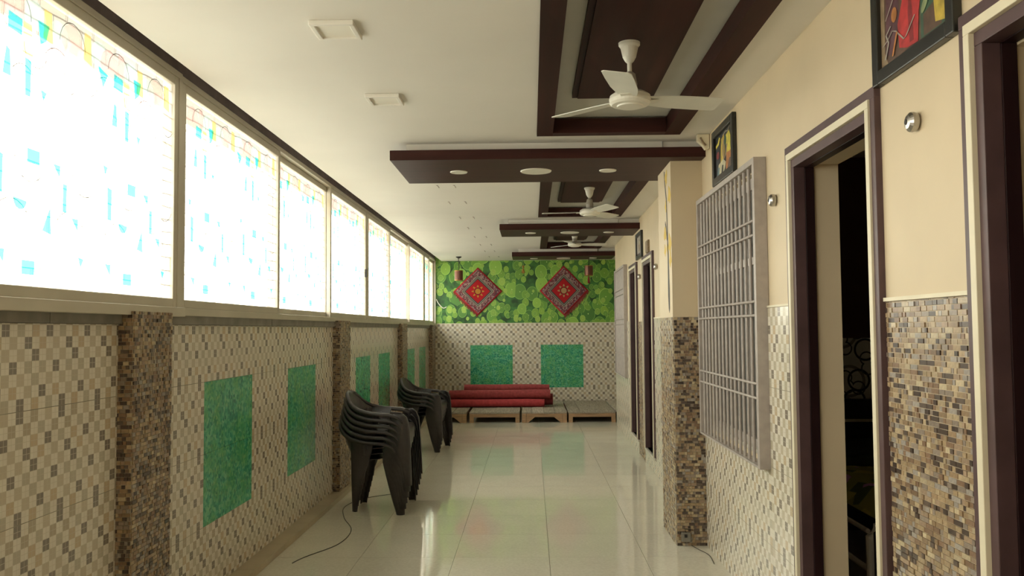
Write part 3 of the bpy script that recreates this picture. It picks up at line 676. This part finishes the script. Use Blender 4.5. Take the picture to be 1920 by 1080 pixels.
# ------------------------------------------------------------------ chairs
def chair_proto():
    t = thing('plastic_armchair', 'x', 'chair')
    def lerp(tab, u):
        for (a, p), (b, q) in zip(tab, tab[1:]):
            if u <= b:
                k = (u - a) / (b - a); return tuple(x + (y - x) * k for x, y in zip(p, q))
        return tab[-1][1]
    # rim line: from the middle of the back top round to the arm front (x, y, z)
    rim = [(0, (-.322, 0, .714)), (.12, (-.316, .085, .708)), (.25, (-.290, .160, .672)), (.36, (-.250, .203, .622)), (.46, (-.195, .228, .588)), (.58, (-.106, .245, .564)), (.70, (-.02, .252, .556)), (.82, (.055, .256, .551)), (.92, (.105, .257, .530)), (1, (.14, .256, .495))]
    low = [(0, (-.205, 0, .40)), (.25, (-.195, .13, .40)), (.5, (-.14, .195, .41)), (.7, (-.05, .21, .42)), (1, (.04, .215, .42))]
    s = MB(); s.smooth = True; nu, nv = 25, 7
    def P(i, j):
        u = -1 + 2 * i / (nu - 1); sg = -1 if u < 0 else 1; u = abs(u) * .62
        a = lerp(rim, u); b = lerp(low, u); k = j / (nv - 1); k2 = k
        bow = math.sin(k * math.pi) * .018
        return (a[0] + (b[0] - a[0]) * k2 - bow * (1 - u), sg * (a[1] + (b[1] - a[1]) * k2 + bow * u), a[2] + (b[2] - a[2]) * k2)
    s.grid(P, nu, nv).build('backrest', 'chair_plastic', t, solid=.006)
    # seat with rolled front lip
    s = MB(); s.smooth = True; ns, mt = 12, 9
    prof = [(-.215, .405), (-.17, .392), (-.10, .392), (0, .402), (.09, .418), (.14, .424), (.17, .420), (.185, .405), (.19, .37), (.188, .335), (.186, .33), (.186, .328)]
    def Q(i, j):
        x, z = prof[i]; v = -1 + 2 * j / (mt - 1); hw = .205 + .012 * (i / 11)
        return (x - .018 * v * v * (1 if i > 5 else 0), v * hw, z + .012 * v * v)
    s.grid(Q, ns, mt).build('seat', 'chair_plastic', t, solid=.006)
    for sg in (-1, 1):
        # armrest: broad rolled band along the rim, turning down into the front leg
        s = MB(); s.smooth = True; pts = [lerp(rim, k / 15) for k in range(0, 16)]
        def A(i, j):
            a = pts[i]; o = [(-.010, -.026), (-.004, -.008), (.006, 0), (.026, .000), (.033, -.008), (.035, -.024)][j]
            n = Vector((a[0] + .02, a[1], 0)); n = n.normalized() if n.length > 1e-6 else Vector((-1, 0, 0))
            wdt = .55 + .45 * min(1, i / 8)
            return (a[0] + n.x * o[0] * wdt, sg * (a[1] + n.y * o[0] * wdt), a[2] + o[1])
        s.grid(A, 16, 6).build('armrest', 'chair_plastic', t, solid=.005)
        # front leg: angled channel, broad at the top, tapering to the foot
        s = MB(); s.smooth = True
        lv = [(.545, .085, .150), (.52, .066, .180), (.47, .055, .200), (.40, .055, .207), (.30, .080, .212), (.20, .108, .217), (.10, .136, .222), (0, .168, .225)]
        yo = [.262, .268, .272, .275, .280, .286, .291, .296]
        def F(i, j):
            z, xa, xb = lv[i]; y = yo[i]
            c = [(xa, y - .012), (xa + .008, y), ((xa + xb) / 2, y + .006), (xb - .012, y), (xb, y - .014), (xb - .002, y - .050 + i * .002)][j]
            return (c[0], sg * c[1], z)
        s.grid(F, 8, 6).build('leg', 'chair_plastic', t, solid=.006)
        s = MB(); s.smooth = True
        lb = [(.56, -.215, -.02), (.46, -.212, -.05), (.36, -.210, -.08), (.26, -.210, -.118), (.14, -.208, -.150), (0, -.205, -.168)]
        yb = [.222, .212, .205, .198, .190, .182]
        def B(i, j):
            z, xa, xb = lb[i]; y = yb[i]
            c = [(xa - .004, y - .055), (xa, y - .014), (xa + .012, y), (xb - .008, y + .002), (xb, y - .010)][j]
            return (c[0], sg * c[1], z)
        s.grid(B, 6, 5).build('leg', 'chair_plastic', t, solid=.006)
    return t
ch = chair_proto(); first = True
NTH = ('lowest', 'second lowest', 'third lowest', 'fourth lowest', 'second highest', 'topmost')
for (bx, by, rz, n, dz, dx, where, grp) in ((-1.212, 6.935, -1.5, 6, .0445, .011, 'of the six chair stack by the pillar', 'chairs of the six chair stack'),
                                          (-1.27, 10.30, -7, 4, .045, .011, 'of the four chair stack by the carpets', 'chairs of the four chair stack')):
    a = R(rz)
    for k in range(n):
        loc = (bx + dx * k * math.cos(a), by + dx * k * math.sin(a), .003 + dz * k)
        if first: o = ch; o.location = loc; o.rotation_euler = (0, 0, a); first = False
        else: o = dup(ch, None, loc, a)
        nm = NTH[k] if k < n - 1 else 'topmost'
        tag(o, 'dark brown plastic armchair, %s %s' % (nm, where), 'chair', grp)

# ------------------------------------------------------------------ low wooden platforms and rolled carpets
def chowki(label, x0, x1, y0, y1, boards, braced, seed):
    t = thing('low_wooden_platform', label, 'platform', (x0, y0, 0), 0, 'low platforms along the end wall'); rr = random.Random(seed); w, d = x1 - x0, y1 - y0
    n = boards; e = 0
    ws = [rr.uniform(.8, 1.25) for _ in range(n)]; sm = sum(ws)
    for q in ws:
        bw = w * q / sm; dz = rr.uniform(-.002, .002)
        MB().box(e + .002, e + bw - .003, -rr.uniform(0, .012), d, .137 + dz, .160 + dz).build('board', rr.choice(('board_wood', 'board_wood', 'board_wood_pale')), t); e += bw
    for yy in (0.012, d - .05):
        if braced: poly = [(.06, .137), (.06, .0), (.16, .0), (.23, .085), (w - .23, .085), (w - .16, .0), (w - .06, .0), (w - .06, .137)]
        else: poly = [(.05, .137), (.05, .082), (w - .05, .082), (w - .05, .137)]
        if braced: poly = [(.07, .137), (.07, .0), (.10, 0), (.20, .082), (w - .20, .082), (w - .10, 0), (w - .07, 0), (w - .07, .137)]
        MB().prism(poly, 'y', yy, yy + .028).build('apron', 'apron_wood', t)
    for xx in (.0, w - .07):
        for yy in (.004, d - .075): MB().box(xx + .004, xx + .066, yy, yy + .07, 0, .136).build('leg', 'apron_wood', t)
    for xx in (.02, w - .05): MB().box(xx, xx + .03, .075, d - .076, .085, .136).build('side_rail', 'apron_wood', t)
    return t
chowki('low wooden platform beside the left wall, half hidden by chairs', -1.60, -1.005, 13.16, 15.22, 3, True, 1)
chowki('low wooden platform with plain straight apron under the red carpet rolls', -.965, -.19, 13.15, 15.22, 2, False, 2)
chowki('low wooden platform with notched apron under the free carpet ends', -.16, .535, 13.15, 15.22, 4, True, 3)
chowki('low wooden platform with straight apron at the wall end, without carpets', .555, 1.28, 13.15, 15.22, 4, False, 4)
chowki('low wooden platform reaching behind the end of the right wall', 1.30, 1.95, 13.2, 15.22, 3, False, 5)
def roll(label, x0, x1, y, z, r, mat, seed, droop=0.0):
    t = thing('rolled_carpet', label, 'carpet', ((x0 + x1) / 2, y, z - r), 0, 'rolled red carpets on the platforms'); rr = random.Random(seed)
    n, k = 25, 20; w = x1 - x0
    ph = rr.random() * 6
    s = MB(); s.smooth = True
    def P(i, j):
        u = i / (n - 1); a = 2 * math.pi * j / k
        q = r * (1 + .04 * math.sin(u * 9 + ph) + .035 * math.sin(3 * a + u * 5 + ph)) * (1 if 0 < i < n - 1 else .985)
        return (-w / 2 + w * u, q * math.cos(a) * 1.12, r + q * math.sin(a) * (1 - droop * u) - .0)
    s.grid(P, n, k + 1).build('carpet_body', mat, t)
    for e in (-1, 1):
        s = MB()
        for turn in range(3):       # the spiral edge of the roll at each end
            r0 = r * (.93 - .28 * turn); r1 = r0 - r * .17
            vs = []; 
            for j in range(k): 
                a = 2 * math.pi * j / k; vs += [(e * (w / 2 - .004 - .006 * turn), r0 * 1.12 * math.cos(a), r + r0 * math.sin(a)), (e * (w / 2 - .012), r1 * 1.12 * math.cos(a), r + r1 * math.sin(a))]
            s.add(vs, [(2 * j, 2 * j + 1, (2 * j + 3) % (2 * k), (2 * j + 2) % (2 * k)) for j in range(k)])
        s.build('rolled_end', 'red_cloth_dull', t)
        MB().lathe([(r * .9, 0), (r * .9, .002)], k).build('core', 'black_rubber', t, Matrix.Translation((e * (w / 2 - .03), 0, r)) @ Matrix.Rotation(R(90), 4, 'Y') @ Matrix.Scale(1, 4))
    return t
roll('bright red rolled carpet lowest in front of the pile', -1.42, .20, 14.0, .163 + .066, .0625, 'red_cloth_bright', 1)
roll('thick faded red rolled carpet lying across the middle of the pile', -1.36, .30, 14.10, .362, .074, 'red_cloth', 2)
roll('dark red rolled carpet low down at the back of the pile', -1.38, .345, 14.26, .165 + .105, .098, 'red_cloth_dull', 3)
roll('slim dark red rolled carpet highest of the pile, against the tiled wall', -1.13, .29, 14.30, .45, .062, 'red_cloth', 4)

# ------------------------------------------------------------------ textiles, lanterns, bell on the end wall
def textile(label, cx, cz, hw, hh, mat, flip):
    n = 17
    t = thing('diamond_wall_textile', label, 'textile', (cx, YB, cz), 0, 'diamond textiles on the wallpaper')
    s = MB(); s.smooth = True
    def P(i, j):
        u, v = -1 + 2 * i / (n - 1), -1 + 2 * j / (n - 1)
        x = (u - v) / 2 * hw; z = (u + v) / 2 * hh
        return (x, -.012 - .006 * math.sin(5 * u + 2 * v) - .006 * math.sin(4 * v), z)
    s.grid(P, n, n); uvs = {tuple(s.v[i * n + j]): (i / (n - 1), j / (n - 1)) for i in range(n) for j in range(n)}
    s.build('cloth', mat, t, uvf=lambda p: uvs[tuple(p)], solid=.004)
    e = MB()      # fringe along one lower edge
    for k in range(26):
        u = k / 26
        x0, z0 = (-hw * (1 - u), -hh * u); x1, z1 = (-hw * (1 - u - .03), -hh * (u + .03))
        if flip: x0, x1 = -x0, -x1
        l = .03 + .012 * math.sin(k * 2.1) + (.03 if flip else .012) * math.sin(u * 3.1)
        e.add([(x0, -.016, z0), (x1, -.016, z1), (x1 + (.3 if flip else -.3) * l, -.018, z1 - l), (x0 + (.3 if flip else -.3) * l, -.018, z0 - l)], [(0, 1, 2, 3)])
    o = e.build('fringe', 'red_cloth_dull', t, solid=.003); o['kind'] = 'stuff'
    return t
textile('diamond red kilim with golden medallion, nearer the windows', -.955, 2.115, .44, .43, 'kilim_red_gold', False)
textile('diamond red kilim with paler medallion and grey border, nearer the right wall', .587, 2.115, .437, .45, 'kilim_red_pale', True)
def lantern(label, x, y, zc, tassel):
    t = thing('hanging_lantern', label, 'lantern', (x, y, zc), 0, 'copper lanterns'); n = 16
    for k in range(n):
        a = 2 * math.pi * k / n; c, s_ = math.cos(a), math.sin(a); r = .066; w = .0115
        m = MB().box(-.004, .004, -w, w, -.085, .085)
        m.build('slat', 'copper_ribbed', t, Matrix.Translation((r * c, r * s_, 0)) @ Matrix.Rotation(a, 4, 'Z'))
    for z in (-.082, .078): MB().lathe([(.071, z - .006), (.073, z), (.071, z + .006), (.02, z + .008)], 20).build('ring', 'brass', t)
    MB().tube([(0, 0, .08), (.006, 0, .15), (-.004, 0, H - zc - .008)], .006, 8).build('cord', 'black_rubber', t)
    MB().lathe([(.012, H - zc - .03), (.045, H - zc - .012), (.05, H - zc)], 16).build('ceiling_rose', 'black_rubber', t)
    if tassel: MB().lathe([(.004, -.22), (.022, -.205), (.016, -.13), (.006, -.088)], 12).build('tassel', 'tassel_red', t)
lantern('copper slatted lantern hanging beside the windows, in front of the lily wallpaper', -1.222, 14.4, 2.347, False)
lantern('copper slatted lantern with a red tassel, hanging behind the last beam', .975, 14.4, 2.41, True)
t = thing('hanging_bell', 'small brass bell hanging between the two kilims', 'bell', (-.13, 14.4, 2.38))
MB().lathe([(.030, 0), (.034, .008), (.024, .03), (.020, .055), (.010, .07), (.006, .08)], 16).build('bell_body', 'brass', t)
MB().lathe([(.016, .085), (.022, .10), (.014, .125), (.004, .13)], 14).build('bead', 'brass', t)
MB().tube([(0, 0, .08), (0, 0, H - 2.38)], .003, 6).build('cord', 'black_rubber', t)
MB().lathe([(.004, -.018), (.009, -.010), (.006, .01)], 10).build('clapper', 'brass', t)

# ------------------------------------------------------------------ window grilles on the right wall
def grille(name, label, x, y0, y1, z0, z1, nb, proj, isfar=False):
    t = thing(name, label, 'window grille', (x, y0, z0)); M = Matrix.Translation((-x, -y0, -z0)); xa, xb = x - proj, x - .001
    f = MB()
    f.box(xa, xb, y0, y0 + .035, z0, z1).box(xa, xb, y1 - .03, y1, z0, z1)
    f.box(xa, xb, y0 + .035, y1 - .03, z0, z0 + .012).box(xa, xb, y0 + .035, y1 - .03, z1 - .03, z1)
    f.build('frame', 'grille_paint', t, M, bevel=.002)
    for k in range(nb):
        y = y0 + .035 + (y1 - y0 - .065) * (k + .5) / nb
        MB().tube([(xa + .02, y, z0 + .012), (xa + .02, y, z1 - .03)], .0085, 8).build('vertical_bar', 'grille_paint', t, M)
    for z in (1.951, 1.88, 1.553, 1.485, 1.152, 1.082):
        MB().tube([(xa + .005, y0 + .03, z), (xa + .005, y1 - .025, z)], .0065, 8).build('cross_bar', 'grille_paint', t, M)
    if isfar: far(t)
    return t
grille('window_grille', 'grey painted iron grille on the wall between the column and open doorway', XR, 4.15, 5.60, .745, 2.258, 15, .062)
grille('window_grille', 'grey painted iron grille at the far end, past the closed doors', XF, 11.02, 12.42, .79, 2.255, 15, .05, True)
wn = sthing('window_6', 'closed grey window behind the near iron grille')
MB().box(XR + .03, XR + .08, 4.20, 4.26, .78, 2.22).box(XR + .03, XR + .08, 5.49, 5.55, .78, 2.22).box(XR + .03, XR + .08, 4.26, 5.49, .78, .84).box(XR + .03, XR + .08, 4.26, 5.49, 2.16, 2.22).box(XR + .03, XR + .08, 4.66, 4.70, .84, 2.16).box(XR + .03, XR + .08, 5.06, 5.10, .84, 2.16).box(XR + .03, XR + .08, 4.26, 5.49, 1.76, 1.80).build('frame', 'grille_paint', wn)
for a, b in ((4.26, 4.66), (4.70, 5.06), (5.10, 5.49)):
    for c, d in ((.84, 1.76), (1.80, 2.16)): MB().box(XR + .05, XR + .06, a, b, c, d).build('pane', 'grey_frosted', wn)
MB().box(XR + .004, XR + .03, 4.2, 5.55, .78, .80).build('sill', 'threshold_stone', wn)
wf = sthing('window_7', 'closed grey shutter behind the far iron grille')
MB().box(XF - .022, XF - .010, 11.05, 12.39, .80, 2.24).build('shutter_panel', 'grille_paint', wf); far(wf)

# ------------------------------------------------------------------ framed paintings
for nm, c in dict(pt_red=(.42, .028, .03), pt_red_dark=(.22, .016, .02), pt_brown=(.10, .055, .035), pt_mauve=(.10, .04, .05), pt_green=(.035, .085, .05), pt_pale_green=(.22, .27, .13), pt_yellow=(.48, .35, .05), pt_orange=(.45, .17, .04), pt_skin=(.40, .24, .17), pt_grey=(.32, .28, .24), pt_black=(.015, .017, .02), pt_tan=(.28, .20, .12), pt_blue=(.12, .20, .22), pt_bright=(.58, .50, .06), pt_cream=(.50, .46, .30)).items():
    plain(nm, c, .5, var=.3, scale=25)
PM = ['pt_red', 'pt_red_dark', 'pt_brown', 'pt_mauve', 'pt_green', 'pt_pale_green', 'pt_yellow', 'pt_orange', 'pt_skin', 'pt_grey', 'pt_black', 'pt_tan', 'pt_blue', 'pt_bright', 'pt_cream']
def ell(cx, cy, a, b, rot=0, n=14):
    return [(cx + a * math.cos(q) * math.cos(rot) - b * math.sin(q) * math.sin(rot), cy + a * math.cos(q) * math.sin(rot) + b * math.sin(q) * math.cos(rot)) for q in (2 * math.pi * k / n for k in range(n))]
def strip(pts, w):
    up = []; dn = []
    for i, p in enumerate(pts):
        a, b = pts[max(0, i - 1)], pts[min(len(pts) - 1, i + 1)]; dx, dy = b[0] - a[0], b[1] - a[1]; l = math.hypot(dx, dy) or 1
        up.append((p[0] - dy / l * w, p[1] + dx / l * w)); dn.append((p[0] + dy / l * w, p[1] - dx / l * w))
    return up + dn[::-1]
def painting(label, x, y0, y1, z0, z1, shapes, base, isfar=False, fw=.045):
    """u runs from the far side (0) to the near side (1), as seen from the corridor"""
    t = thing('framed_painting', label, 'painting', (x, (y0 + y1) / 2, z0), 0); M = Matrix.Translation((-x, -(y0 + y1) / 2, -z0))
    f = MB(); d = .026
    f.box(x - d, x, y0, y0 + fw, z0, z1).box(x - d, x, y1 - fw, y1, z0, z1).box(x - d, x, y0 + fw, y1 - fw, z0, z0 + fw).box(x - d, x, y0 + fw, y1 - fw, z1 - fw, z1)
    f.build('frame', 'frame_black', t, M, bevel=.004)
    s = MB(); a, b, c, e = y0 + fw, y1 - fw, z0 + fw, z1 - fw
    s.box(x - .010, x - .002, a, b, c, e, PM.index(base))
    for k, (mat, poly) in enumerate(shapes):
        xx = x - .0102 - .00022 * (k + 1)
        pts = [(xx, b - min(1, max(0, u)) * (b - a), c + min(1, max(0, v)) * (e - c)) for (u, v) in poly]
        s.add(pts, [tuple(range(len(pts)))], PM.index(mat))
    s.build('canvas', PM, t, M)
    if isfar: far(t)
    return t
P1 = [('pt_mauve', [(.08, .15), (.10, 1), (.30, 1), (.30, .4), (.2, .12)]), ('pt_tan', [(0, 0), (0, 1), (.07, 1), (.06, .2), (.12, 0)]), ('pt_green', [(.62, .0), (.62, .55), (1, .70), (1, .0)]), ('pt_brown', [(.66, .05), (.66, .32), (.9, .42), (.9, .05)]),
      ('pt_yellow', [(.82, .12), (.80, .45), (.98, .50), (.99, .05)]), ('pt_red', [(.30, .13), (.28, .45), (.36, .72), (.38, 1), (.62, 1), (.66, .70), (.60, .42), (.58, .04), (.42, .06)]), ('pt_red_dark', [(.46, .1), (.44, .5), (.48, .9), (.51, .5), (.52, .1)]),
      ('pt_orange', ell(.23, .62, .045, .10)), ('pt_skin', ell(.36, .84, .035, .12)), ('pt_green', ell(.73, .90, .07, .12)), ('pt_green', ell(.72, .52, .05, .17, -.35)), ('pt_pale_green', ell(.69, .44, .035, .11, -.35)),
      ('pt_orange', strip([(.66, .72), (.74, .66), (.82, .78), (.82, .95)], .008)), ('pt_orange', strip([(.78, .55), (.98, .74)], .010)), ('pt_grey', strip([(.04, .30), (.12, .34), (.20, .42), (.26, .38), (.38, .20), (.42, .22), (.55, .40)], .008)), ('pt_grey', strip([(.08, .10), (.14, .3), (.10, .42), (.18, .5)], .010)), ('pt_orange', strip([(.20, .08), (.28, .36)], .012)), ('pt_grey', strip([(.10, .62), (.20, .78), (.27, .9)], .006))]
P2 = [('pt_black', [(0, 0), (0, .6), (.25, .55), (.3, 0)]), ('pt_yellow', [(.28, .25), (.34, .85), (.52, .92), (.54, .5), (.46, .22)]), ('pt_bright', [(.62, .30), (.62, .85), (.80, .90), (.95, .55), (.9, .3)]), ('pt_green', ell(.58, .74, .07, .13)), ('pt_cream', [(.12, 0), (.18, .28), (.45, .34), (.60, .22), (.5, 0)]), ('pt_blue', [(.08, 0), (.14, .22), (.24, .2), (.2, 0)]),
      ('pt_orange', [(.6, .02), (.64, .42), (.95, .40), (.95, .12)]), ('pt_brown', [(.66, 0), (.8, .25), (1, .2), (1, 0)]), ('pt_tan', strip([(.50, .78), (.46, .5), (.50, .32), (.60, .40), (.68, .62)], .03)), ('pt_red_dark', ell(.16, .52, .09, .09, .5)), ('pt_bright', strip([(.05, .75), (.2, .8), (.28, .92)], .04)), ('pt_grey', strip([(.45, .9), (.62, .94), (.74, .9), (.85, .99)], .015)), ('pt_black', strip([(.38, .02), (.44, .2)], .03))]
P3 = [('pt_grey', [(0, .1), (0, 1), (.8, 1), (.9, .1)]), ('pt_tan', ell(.5, .5, .2, .35)), ('pt_cream', ell(.5, .65, .1, .12))]
painting('black framed painting of a red robed figure with green jars, between the doorways', XR, 2.252, 2.79, 2.205, 2.53, P1, 'pt_brown')
painting('black framed abstract painting in yellow and green above the near grille', XR, 4.722, 5.262, 2.292, 2.628, P2, 'pt_black')
painting('black framed dim grey picture above the gap between closed doors', XF, 9.28, 9.81, 2.205, 2.50, P3, 'pt_mauve', True)
o = thing('door_plaque', 'small brown plaque above the closed door nearer the column', 'plaque', (XF, 8.83, 2.21))
MB().box(-.018, 0, -.10, .10, 0, .125).build('panel', 'plaque_brown', o); MB().box(-.022, -.018, -.085, .085, .012, .113).build('face', 'plaque_brown', o); far(o)

# ------------------------------------------------------------------ round steel knobs on the right wall
for (x, y, z, lab, isf) in ((XR, 2.528, 2.03, 'round steel wall knob above the mosaic panel between the doorways', 0), (XR, 3.998, 2.02, 'round steel wall knob between open doorway and near grille', 0), (XF, 9.56, 2.005, 'round steel wall knob between the two closed doors', 1), (XF, 8.19, 2.017, 'round steel wall knob between closed door and column', 1)):
    t = thing('wall_knob', lab, 'knob', (x, y, z), 0, 'round steel knobs'); Q = Matrix.Rotation(R(-90), 4, 'Y')
    MB().lathe([(.014, 0), (.014, .012)], 16).build('stem', 'brass', t, Q)
    MB().lathe([(.020, .002), (.027, .006), (.030, .016), (.029, .024), (.020, .032), (.008, .035)], 20).build('cap', 'steel', t, Q)
    MB().lathe([(.003, .034), (.009, .035), (.007, .037)], 10).build('screw', 'black_rubber', t, Q)
    if isf: far(t)
t = thing('corner_bracket', 'small cream bracket where the beam meets the wall by the yellow painting', 'bracket', (1.10, 5.44, 2.60))
MB().prism([(-.03, .062), (.045, .062), (.045, -.03), (.02, -.035), (.0, -.005), (-.03, .02)], 'y', -.02, .02).build('arm', 'cream_strip', t)
MB().tube([(-.012, -.024, .04), (.004, -.024, .008), (.022, -.024, -.012)], .006, 8).build('hook', 'plaque_brown', t)

# ------------------------------------------------------------------ painted branch on the column
t = thing('painted_branch', 'painted grey branch with yellow blossoms on the column side', 'mural', (.940, 5.85, 1.53))
def mural(poly, mat, name):
    s = MB(); s.prism(poly, 'x', -.0012, .0005); return s.build(name, mat, t)
mural([(-.05, .03), (-.025, 0), (.0, .03), (.018, .12), (.012, .40), (.03, .62), (.045, .78), (.10, .90), (.12, .99), (.095, .99), (.075, .90), (.018, .79), (-.002, .62), (-.028, .40), (-.05, .14)], 'stem_paint', 'stem')
mural([(.02, .52), (.05, .60), (.085, .64), (.10, .62), (.06, .58), (.035, .50)], 'stem_paint', 'twig')
for (u, v, s) in ((.03, .93, 1), (-.09, .80, 1.1), (.06, .74, .7), (.11, .56, 1), (-.08, .47, 1.2), (-.10, .36, .9), (.02, .44, .6), (.12, .44, .7)):
    mural([(u + .045 * s * (1 + .35 * math.sin(3 * a + u * 30)) * math.cos(a), v + .050 * s * (1 + .3 * math.sin(4 * a + v * 20)) * math.sin(a)) for a in (2 * math.pi * k / 18 for k in range(18))], 'petal_yellow', 'blossom')

# ------------------------------------------------------------------ bedroom behind the open doorway
t = thing('bed', 'bed with white tube frame and floral cover, seen through the open doorway', 'bed', (1.60, 4.15, 0))
for (x, y) in ((0, 0), (1.3, 0), (0, 1.85), (1.3, 1.85)): MB().tube([(x, y, 0), (x, y, .43), (x + (.03 if x == 0 else -.03), y, .475), (x + (.08 if x == 0 else -.08), y, .49)], .018, 10).build('leg', 'bed_white', t)
MB().tube([(.08, 0, .49), (1.22, 0, .49)], .018, 10).build('foot_rail', 'bed_white', t)
MB().tube([(0, 0, .23), (1.3, 0, .23)], .014, 8).build('stretcher', 'bed_white', t)
MB().tube([(0, 0, .27), (0, 1.85, .27)], .014, 8).build('side_rail', 'bed_white', t)
MB().tube([(0, .02, .45), (0, 1.85, .45)], .012, 8).build('side_rail', 'bed_white', t)
s = MB(); s.smooth = True
def MT(i, j):
    u, v = i / 12, j / 16; ex = min(u, 1 - u) * 12; ey = min(v, 1 - v) * 16
    return (.05 + 1.2 * u, .03 + 1.82 * v, .50 + .10 * min(1, ex, ey) + .012 * math.sin(u * 14) * math.sin(v * 17))
s.grid(MT, 13, 17).build('mattress', 'floral_cloth', t)
MB().box(-.02, 1.32, 1.88, 1.96, .02, .92).build('headboard', 'frame_black', t, bevel=.01)
MB().box(-.02, 1.32, 1.87, 1.88, .765, .785).build('headboard_strip', 'cream_strip', t)
MB().box(.0, 1.3, 1.0, 1.84, .575, .66).build('folded_blanket', 'mattress_dark', t, bevel=.03)

def smooth(pts, n=8):
    P = [Vector(p) for p in pts]; P = [P[0]] + P + [P[-1]]; out = []
    for i in range(1, len(P) - 2):
        for k in range(n):
            t = k / n; a, b, c, d = P[i - 1], P[i], P[i + 1], P[i + 2]
            out.append(tuple(.5 * (2 * b + (c - a) * t + (2 * a - 5 * b + 4 * c - d) * t * t + (3 * b - a - 3 * c + d) * t ** 3)))
    return out + [tuple(P[-1])]
# ------------------------------------------------------------------ cables and the small box at the column
tag(MB().tube(smooth([(-1.48, 5.28, .004), (-1.44, 5.42, .004), (-1.30, 5.75, .004), (-1.30, 6.15, .004), (-1.44, 6.55, .004), (-1.52, 6.95, .004), (-1.42, 7.3, .004), (-1.12, 7.55, .004)]), .0024, 6).build('floor_cable', 'black_rubber'), 'thin dark cable lying along the floor under the chair stack', 'cable')
tag(MB().tube(smooth([(1.03, 5.66, .012), (1.06, 5.6, .004), (1.10, 5.45, .004), (1.09, 5.25, .004)]), .002, 6).build('floor_cable', 'black_rubber'), 'short thin cable on the floor at the column foot', 'cable')
t = thing('junction_box', 'small grey junction box at the foot of the mosaic column', 'box', (1.0, 5.693, .03))
MB().box(-.03, .03, -.025, 0, 0, .06).build('body', 'grey_stone', t, bevel=.004); MB().box(-.012, .006, -.028, -.025, .03, .05).build('socket', 'black_rubber', t)
MB().tube([(.0, -.02, .06), (-.01, -.02, .085), (.045, -.015, .075)], .0025, 6).build('lead', 'black_rubber', t)
tag(MB().tube(smooth([(-1.70, 15.26, 1.98), (-1.66, 15.27, 1.90), (-1.58, 15.28, 1.82), (-1.52, 15.28, 1.84)]), .008, 8).build('coax_cable', 'light_white'), 'short white cable curling out of the wallpaper beside the last window', 'cable')
bpy.context.view_layer.update()
